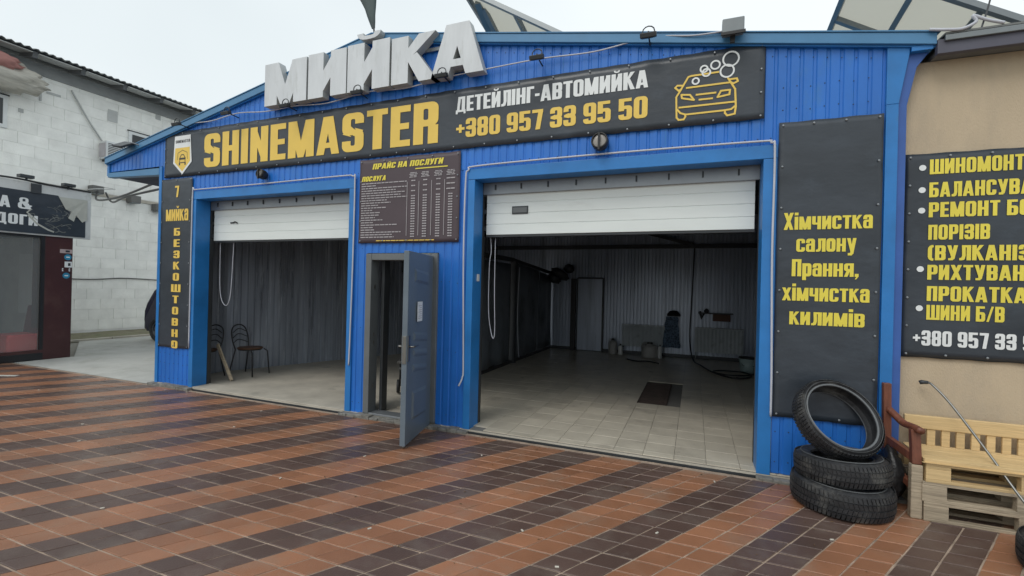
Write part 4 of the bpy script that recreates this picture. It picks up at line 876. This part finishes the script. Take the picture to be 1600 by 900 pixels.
MB().box(KX-3.9, KX-.06, 1.4, 5.44, 2.49, 2.509).build('ceiling', ceil, kk)
MB().box(KX-1.5, KX-.9, 2.2, 4.2, .74, .78).build('counter', pineg, kk)
MB().box(KX-.03, KX+.03, 1.3, 5.82, 2.46, 3.47).build('sign_board', mat('white_board', (.60, .62, .62), .6, dirt_or_sheen=(.42, .43, .41), dsc=3, dth=.55), kk, bevel=.005)
wv = MB(); cable([(KX+.04, 3.0, 3.49), (KX+.04, 4.0, 3.48), (KX+.04, 4.6, 3.50), (KX+.04, 5.1, 3.48), (KX+.04, 5.8, 3.47)], .02, blk, 'black cable lying along the top edge of the kiosk sign')
for k, (yy, zz_, lb) in enumerate(((4.78, 3.56, 'dark lamp box on top of the kiosk sign above the ampersand'), (5.42, 3.53, 'dark lamp box on top of the kiosk sign near its right end'))):
    t = thing('sign_lamp', lb, 'lamp', (KX+.05, yy, zz_), group='lamps on the kiosk sign'); MB().box(-.06, .08, -.10-.02*(1-k), .09, -.03, .03).build('housing', gdark, t, bevel=.008); MB().box(-.02, .02, -.01, .01, -.08, -.031).build('bracket', gdark, t)
sg = wthing('kiosk_sign', 'torn and scratched black sign with white letters on the kiosk', 'sign', (KX+.05, 4.9, 2.5)); SX = KX+.045
MB().add([(SX, 2.6, 3.29), (SX, 5.26, 3.29), (SX, 5.34, 3.2), (SX, 5.38, 3.05), (SX, 5.46, 2.98), (SX, 5.44, 2.86), (SX, 5.58, 2.9), (SX, 5.72, 2.86), (SX, 5.72, 2.49), (SX, 2.6, 2.48)], [tuple(range(10))]).build('sign_sheet', bann, sg)
MB().add([(SX+.004, 5.27, 3.27), (SX+.02, 5.74, 3.28), (SX+.02, 5.74, 2.86), (SX+.01, 5.66, 2.80), (SX+.02, 5.55, 2.93), (SX+.01, 5.52, 2.8), (SX+.02, 5.42, 2.86), (SX+.01, 5.48, 3.0), (SX+.02, 5.38, 3.03)], [tuple(range(9))]).build('torn_film', maskg, sg)
MB().box(SX+.002, SX+.02, 4.85, 5.0, 3.27, 3.45).build('patch', gdark, sg)
TX = SX+.003
for a_ in (('А', 4.415, 2.935, .15, .215), ('&', 4.67, 2.94, .20, .215), ('ДОГИ', 4.36, 2.635, .60, .195)): text_into(MB(), *a_, TX, face='x', gap=.09).build('lettering', whi, sg)
P_ = []
for k in range(26):
    cy, cz = 5.16+random.gauss(0, .16), 2.80+random.gauss(0, .14)
    a = random.uniform(-1.0, .6); r_ = random.uniform(.03, .13)
    pts = [(min(5.68, max(4.7, cy+r_*math.cos(a+q*.5))), min(3.2, max(2.52, cz+.6*r_*math.sin(a+q*.5+k)))) for q in range(5)]; P_ += strip_polys(pts, random.uniform(.006, .014))
m = MB(); flat(m, P_, TX+.001, face='x'); m.build('scratch_marks', scuff, sg)
P_ = strip_polys([(4.82, 2.83), (4.95, 2.68), (5.12, 2.58), (5.2, 2.55)], .03)+strip_polys([(4.86, 2.95), (4.8, 2.88), (4.95, 2.75)], .02); m = MB(); flat(m, P_, TX+.002, face='x'); m.build('scratch_marks', maskg, sg)
# stickers on pillar
def sticker(y0, y1, z0, z1, m_, lb, rnd_=False):
    m = MB()
    if rnd_: flat(m, [circ(((y0+y1)/2, (z0+z1)/2), (y1-y0)/2)], KX+.004, face='x'); flat(m, [[(y0+.03, (z0+z1)/2-.012), (y1-.03, (z0+z1)/2-.012), (y1-.03, (z0+z1)/2+.012), (y0+.03, (z0+z1)/2+.012)]], KX+.006, face='x', mi=1)
    else:
        m.box(KX+.001, KX+.004, y0, y1, z0, z1); m.box(KX+.0041, KX+.0045, y0+(y1-y0)*.45, y1-(y1-y0)*.2, z0+(z1-z0)*.25, z1-(z1-z0)*.25, 1)
    tag(m.build('sticker', [m_, dark if not rnd_ else whi]), lb, 'sticker')
sticker(5.33, 5.53, 2.14, 2.22, mat('pale_pink_print', (.45, .36, .36), .5), 'long pinkish sticker topmost on the maroon kiosk pillar'); sticker(5.40, 5.52, 2.0, 2.12, bluest, 'round blue sticker directly under the long pink one', True)
sticker(5.41, 5.53, 1.85, 1.97, whi, 'white square sticker between the two blue ones'); sticker(5.38, 5.50, 1.62, 1.74, bluest, 'round blue sticker lowest on the maroon pillar', True)
sticker(5.37, 5.39, 1.77, 1.83, whi, 'tiny white tab left of its twin above the lowest blue sticker'); sticker(5.48, 5.50, 1.77, 1.83, whi, 'tiny white tab right of its twin above the lowest blue sticker')
t = thing('red_armchair', 'red vinyl armchair behind the kiosk window', 'armchair', (KX-.45, 4.92, .05))
MB().box(-.3, .3, -.28, .28, .08, .46).build('seat', red, t, bevel=.05, seg=3); MB().prism([(.16, .40), (.30, .40), (.34, .98), (.24, 1.02)], -.3, .3, axis='x').build('backrest', mat('dark_red_vinyl', (.13, .012, .02), .35), t, bevel=.04, seg=3)
for sx in (-.25, .25):
    for sy in (-.22, .22): MB().tube([(sx, sy, 0), (sx, sy, .09)], .02, 8).build('leg', blk, t)

# ================================================================== CAR BEHIND THE LEFT CORNER
car = thing('parked_car', 'dark plum hatchback half hidden behind the left corner of the blue building', 'car', (-11.72, 8.75, 0))
prof = [(-2.0, .35), (-2.06, .55), (-2.05, .80), (-1.98, 1.0), (-1.78, 1.35), (-1.55, 1.50), (-.6, 1.56), (.3, 1.50), (1.0, 1.05), (1.75, .92), (2.0, .75), (2.05, .45), (2.0, .28), (-1.95, .25)]
s = MB(); secs = [(-.85, .90, .0), (-.80, 1.0, 0), (-.45, 1.0, .02), (0, 1.0, .03), (.45, 1.0, .02), (.80, 1.0, 0), (.85, .90, .0)]; vs = []
for yy, k, dz in secs:
    for x, z in prof:
        tum = 1-.18*max(0, (z-.9))*abs(yy)/.85; vs.append((x*(.97+.03*k), yy*tum, .25+(z-.25)*(k*.02+.98)+dz*(z > .9)))
n = len(prof); s.add(vs, [(a*n+i, a*n+(i+1) % n, (a+1)*n+(i+1) % n, (a+1)*n+i) for a in range(6) for i in range(n)]+[tuple(range(n)), tuple(range(6*n, 7*n))[::-1]])
s.build('body', carp, car, bevel=.03, smooth=False, seg=2)
for sy in (-1, 1):
    MB().prism([(-1.6, 1.02), (-1.42, 1.38), (-.5, 1.46), (.25, 1.40), (.72, 1.04)], sy*.80, sy*.835).build('side_window', glass, car)
MB().add([(-2.03, -.6, 1.03), (-2.03, .6, 1.03), (-1.80, .55, 1.38), (-1.80, -.55, 1.38), (-1.98, -.6, 1.03), (-1.98, .6, 1.03), (-1.75, .55, 1.38), (-1.75, -.55, 1.38)], [(0, 1, 2, 3), (4, 5, 6, 7), (0, 1, 5, 4), (1, 2, 6, 5), (2, 3, 7, 6), (3, 0, 4, 7)]).build('rear_window', glass, car)
MB().box(-2.10, -1.90, -.82, .82, .30, .56).build('bumper', mat('dark_bumper', (.03, .03, .035), .5), car, bevel=.04)
for sy in (-.60, .60): MB().box(-2.075, -2.02, sy-.10, sy+.10, .80, 1.0).build('tail_light', red, car, bevel=.02)
for sx in (-1.45, 1.35):
    for sy in (-.80, .80):
        w = MB().lathe([(.20, -.09), (.31, -.09), (.33, -.05), (.33, .05), (.31, .09), (.20, .09)], (sx, sy, .33), (0, 1, 0), n=24, closed=True).build('wheel', rub, car, smooth=True)
        MB().lathe([(.001, -.06), (.06, -.07), (.19, -.04), (.205, -.085), (.205, .085), (.19, .04), (.001, .06)], (sx, sy, .33), (0, 1, 0), n=20).build('rim', alu, w, smooth=True)

# ================================================================== TYRES
def tyre(name_lb, loc, R0, rw, w, rot=(0, 0, 0), tread=True, worn=False, nseg=72):
    t = thing('tyre', name_lb, 'tyre', loc, group='old car tyres stacked by the blue pillar'); t.rotation_euler = rot
    h = w/2; pr = [(rw, -h*.62), (rw+.012, -h*.80), (rw+.03, -h*.95), (rw+(R0-rw)*.5, -h*1.0), (R0-.03, -h*.86), (R0-.008, -h*.72), (R0, -h*.5), (R0+.002, 0), (R0, h*.5), (R0-.008, h*.72), (R0-.03, h*.86), (rw+(R0-rw)*.5, h*1.0), (rw+.03, h*.95), (rw+.012, h*.80), (rw, h*.62), (rw+.03, h*.5), (R0-.03, h*.4), (R0-.018, 0), (R0-.03, -h*.4), (rw+.03, -h*.5)]
    MB().lathe(pr, (0, 0, 0), n=nseg, closed=True).build('carcass', rub, t, smooth=True)
    s = MB()
    def blk_(a, da, z0, z1, r1, sk=0):
        vs = []
        for rr_ in (R0-.006, r1):
            for zq in (z0, z1):
                for aa in (a, a+da):
                    ang_ = aa+sk*zq; q = 1-(.03 if abs(zq) > h*.7 and rr_ > R0 else 0); vs.append((rr_*q*math.cos(ang_), rr_*q*math.sin(ang_), zq))
        s.add(vs, [(4, 5, 7, 6), (0, 1, 5, 4), (2, 3, 7, 6), (0, 2, 6, 4), (1, 3, 7, 5)])
    nb = nseg; da = 2*math.pi/nb
    for k in range(nb):
        a = k*da
        blk_(a, da*.72, -h*.84, -h*.46, R0+.009, .6); blk_(a+da*.3, da*.72, h*.46, h*.84, R0+.009, -.6)
        blk_(a, da*.86, -h*.38, -h*.06, R0+.009, .9); blk_(a+da*.2, da*.86, h*.06, h*.38, R0+.009, -.9)
    s.build('tread', rub if not worn else rub, t)
    for sg_ in (1, -1):
        MB().tube([((rw+.012)*math.cos(a*2*math.pi/48), (rw+.012)*math.sin(a*2*math.pi/48), sg_*h*.78) for a in range(48)], .009, 6, closed=True).build('bead', brim if worn else rub, t, smooth=True)
        MB().lathe([(rw+(R0-rw)*.55, sg_*h*1.0), (rw+(R0-rw)*.57, sg_*(h+.004)), (rw+(R0-rw)*.62, sg_*(h+.003)), (rw+(R0-rw)*.64, sg_*h*.985)], (0, 0, 0), n=48).build('sidewall_band', rubg, t, smooth=True)
    return t
tyre('large bottom tyre of the stack in front of the blue pillar', (1.11, 4.36, .112), .335, .20, .215, (R(1), 0, 0))
tyre('middle tyre of the stack, lying tilted on the bottom one', (1.115, 4.385, .305), .315, .20, .185, (R(-4), R(1.5), 1))
tyre('top tyre leaning upright against the dark banner, pale bead ring showing', (1.095, 4.44, .655), .318, .258, .165, (R(52), R(10), .3), worn=True)
# ================================================================== PALLETS, BENCH, LANCE, BAG
def pallet(z, lb, m_, dx=0):
    t = thing('wooden_pallet', lb, 'pallet', (1.62+dx, 4.32, z), group='euro pallets stacked under the bench')
    for y0 in (.0, .33, .70):
        MB().box(0, 1.2, y0, y0+.10 if y0 != .33 else y0+.145, 0, .022).build('bottom_board', m_, t, bevel=.003)
        for x0, x1 in ((0, .145), (.53, .675), (1.055, 1.2)): MB().box(x0, x1, y0, y0+.10 if y0 != .33 else y0+.145, .0225, .1).build('block', m_, t, bevel=.003)
    for x0, x1 in ((0, .145), (.53, .675), (1.055, 1.2)): MB().box(x0, x1, 0.002, .80, .1005, .122).build('cross_board', m_, t, bevel=.003)
    for k, (y0, w) in enumerate(((0, .145), (.17, .10), (.33, .145), (.52, .10), (.655, .145))): MB().box(.0, 1.2, y0, y0+w, .1225, .1435).build('top_board', m_, t, bevel=.003)
    for ch in t.children: ch.scale.y = .55
    return t
pallet(0.0, 'weathered grey bottom pallet of the three under the bench', pineg); pallet(.1445, 'weathered middle pallet of the three under the bench', pineg, -.012); pallet(.289, 'fresh yellow top pallet of the three under the bench', pine, .008)
be = thing('wooden_bench', 'pine slatted bench with one reddish brown armrest frame against the beige wall', 'bench', (1.6, 4.5, 0)); PENDING.append(be)
for k in range(3): MB().box(1.615, 3.2, 4.315+k*.125, 4.315+k*.125+.118, .434, .462+.0*k).build('seat_board', pine, be, bevel=.003)
MB().box(1.60, 3.2, 4.30, 4.325, .385+.05, .4335+.001).build('front_rail', pine, be, bevel=.002)
MB().box(1.62, 3.2, 4.69, 4.725, .595, .70).build('top_rail', pine, be, bevel=.006); MB().box(1.62, 3.2, 4.69, 4.725, .40, .465).build('lower_rail', pine, be, bevel=.004)
for k in range(17): MB().box(1.68+k*.092, 1.68+k*.092+.052, 4.70, 4.72, .466, .594).build('back_slat', pine, be, bevel=.002)
MB().beam((1.50, 4.655, .0), (1.487, 4.665, .945), .055, .05, (0, 1, 0)).build('rear_post', redw, be, bevel=.006)
MB().beam((1.58, 4.36, .0), (1.58, 4.36, .40), .07, .06, (0, 1, 0)).build('front_leg', pineg, be, bevel=.006); MB().beam((1.58, 4.36, .401), (1.575, 4.38, .655), .06, .055, (0, 1, 0)).build('front_leg', redw, be, bevel=.006)
s = MB().tube(catmull([(1.50, 4.65, .735), (1.525, 4.58, .70), (1.55, 4.50, .665), (1.575, 4.40, .665), (1.59, 4.31, .66)]), .027, 8); s.build('armrest', redw, be, smooth=True)
MB().beam((1.50, 4.65, .49), (1.575, 4.385, .44), .04, .06).build('side_rail', redw, be, bevel=.004); MB().beam((1.50, 4.65, .30), (1.575, 4.385, .22), .04, .05).build('side_rail', redw, be, bevel=.004)
m = MB().tube([(0, 0, 0), (.10, -.13, .17), (.32, -.42, .56), (.44, -.57, .78)], .008, 8, mi=0)
t = wthing('spray_lance', 'long thin steel spray lance leaning diagonally against the bench', 'spray lance', (2.23, 4.0, 0))
MB().tube(catmull([(2.30, 3.93, .01), (2.145, 4.19, .235), (2.025, 4.41, .52), (1.885, 4.61, .82), (1.81, 4.70, .94), (1.785, 4.735, .965), (1.76, 4.75, .962)]), .0085, 8).build('tube', steel, t, smooth=True)
MB().tube([(1.785, 4.735, .965), (1.75, 4.755, .962), (1.735, 4.76, .955)], [.012, .018, .016], 10).build('nozzle', gdark, t, smooth=True)
MB().tube([(2.17, 4.12, .18), (2.19, 4.09, .14)], .014, 8).build('coupling', steel, t)
bg = MB(); vs = []
for i in range(13):
    for k in range(20):
        a = R(i*15); b = k/20*2*math.pi; d = V3((math.sin(a)*math.cos(b), math.sin(a)*math.sin(b), math.cos(a))); q = 1+.3*noise.noise(d*2.5)+.12*noise.noise(d*8)
        vs.append((1.49+d.x*.085*q, 4.56+d.y*.13*q, max(.003, .22+d.z*.22*q)))
bg.add(vs, [(i*20+k, i*20+(k+1) % 20, (i+1)*20+(k+1) % 20, (i+1)*20+k) for i in range(12) for k in range(20)])
tag(bg.build('rubbish_bag', mat('black_bag', (.018, .018, .02), .35, bump=.8, bsc=30), smooth=True), 'crumpled black bag stuffed between the tyre stack and the bench leg', 'bag')
tt = tyre('black tyre lying flat at the lower right edge of the photo', (2.23, 3.80, .10), .31, .20, .20)
tt['group'] = ''; del tt['group']
# scraps on the paving
ltr = MB()
for (x, y_, a) in ((-6.35, 3.05, .4), (-5.72, 2.72, 1.2), (-1.05, 2.95, 2.4), (-.72, 2.65, .3), (-2.0, 2.55, 1), (-3.2, 2.9, 2), (-4.8, 3.7, .2), (-6.9, 4.55, .5), (-2.9, 3.6, 1.3), (-.2, 3.3, 1), (.9, 3.7, .4), (.2, 4.4, 1.9), (-1.9, 4.1, 2.2), (-5.1, 4.3, 1.), (-7.3, 4.5, 2), (-8.8, 3.7, .2), (-3.9, 2.0, .9)):
    M_ = Matrix.Translation((x, y_, .006)) @ Matrix.Rotation(a, 4, 'Z'); ltr.box(-.012, .012, -.005, .005, -.003, .003, M=M_); 
tag(ltr.build('litter', mat('litter_paper', (.6, .57, .5), .7), kind='stuff'), 'small pale scraps and cigarette ends scattered on the paving', 'litter')
lv = MB()  # dark leaf crumbs, crowded along the wall base to paint a contact shadow
for k in range(220):
    x = random.uniform(-9, 1.7); y_ = random.choice((random.uniform(4.50, 4.60), random.uniform(4.40, 4.60), random.uniform(1.5, 4.5))); r_ = random.uniform(.006, .016)
    M_ = Matrix.Translation((x, y_, .004)) @ Matrix.Rotation(random.random()*6, 4, 'Z'); lv.add([M_ @ V3(p) for p in ((-r_, 0, 0), (0, -r_*.5, .003), (r_, 0, .001), (0, r_*.6, .004))], [(0, 1, 2, 3)])
tag(lv.build('leaf_and_shade_crumbs', mat('dry_leaf', (.12, .07, .03), .8), kind='stuff'), 'dry leaf crumbs scattered over the paving, massed at the wall base as contact shade', 'litter')

# parts modelled in world coordinates keep their place under their thing
for t in PENDING:
    inv = (Matrix.Translation(t.location) @ Matrix.Rotation(t.rotation_euler.z, 4, 'Z')).inverted()
    for ch in t.children: ch.matrix_parent_inverse = inv
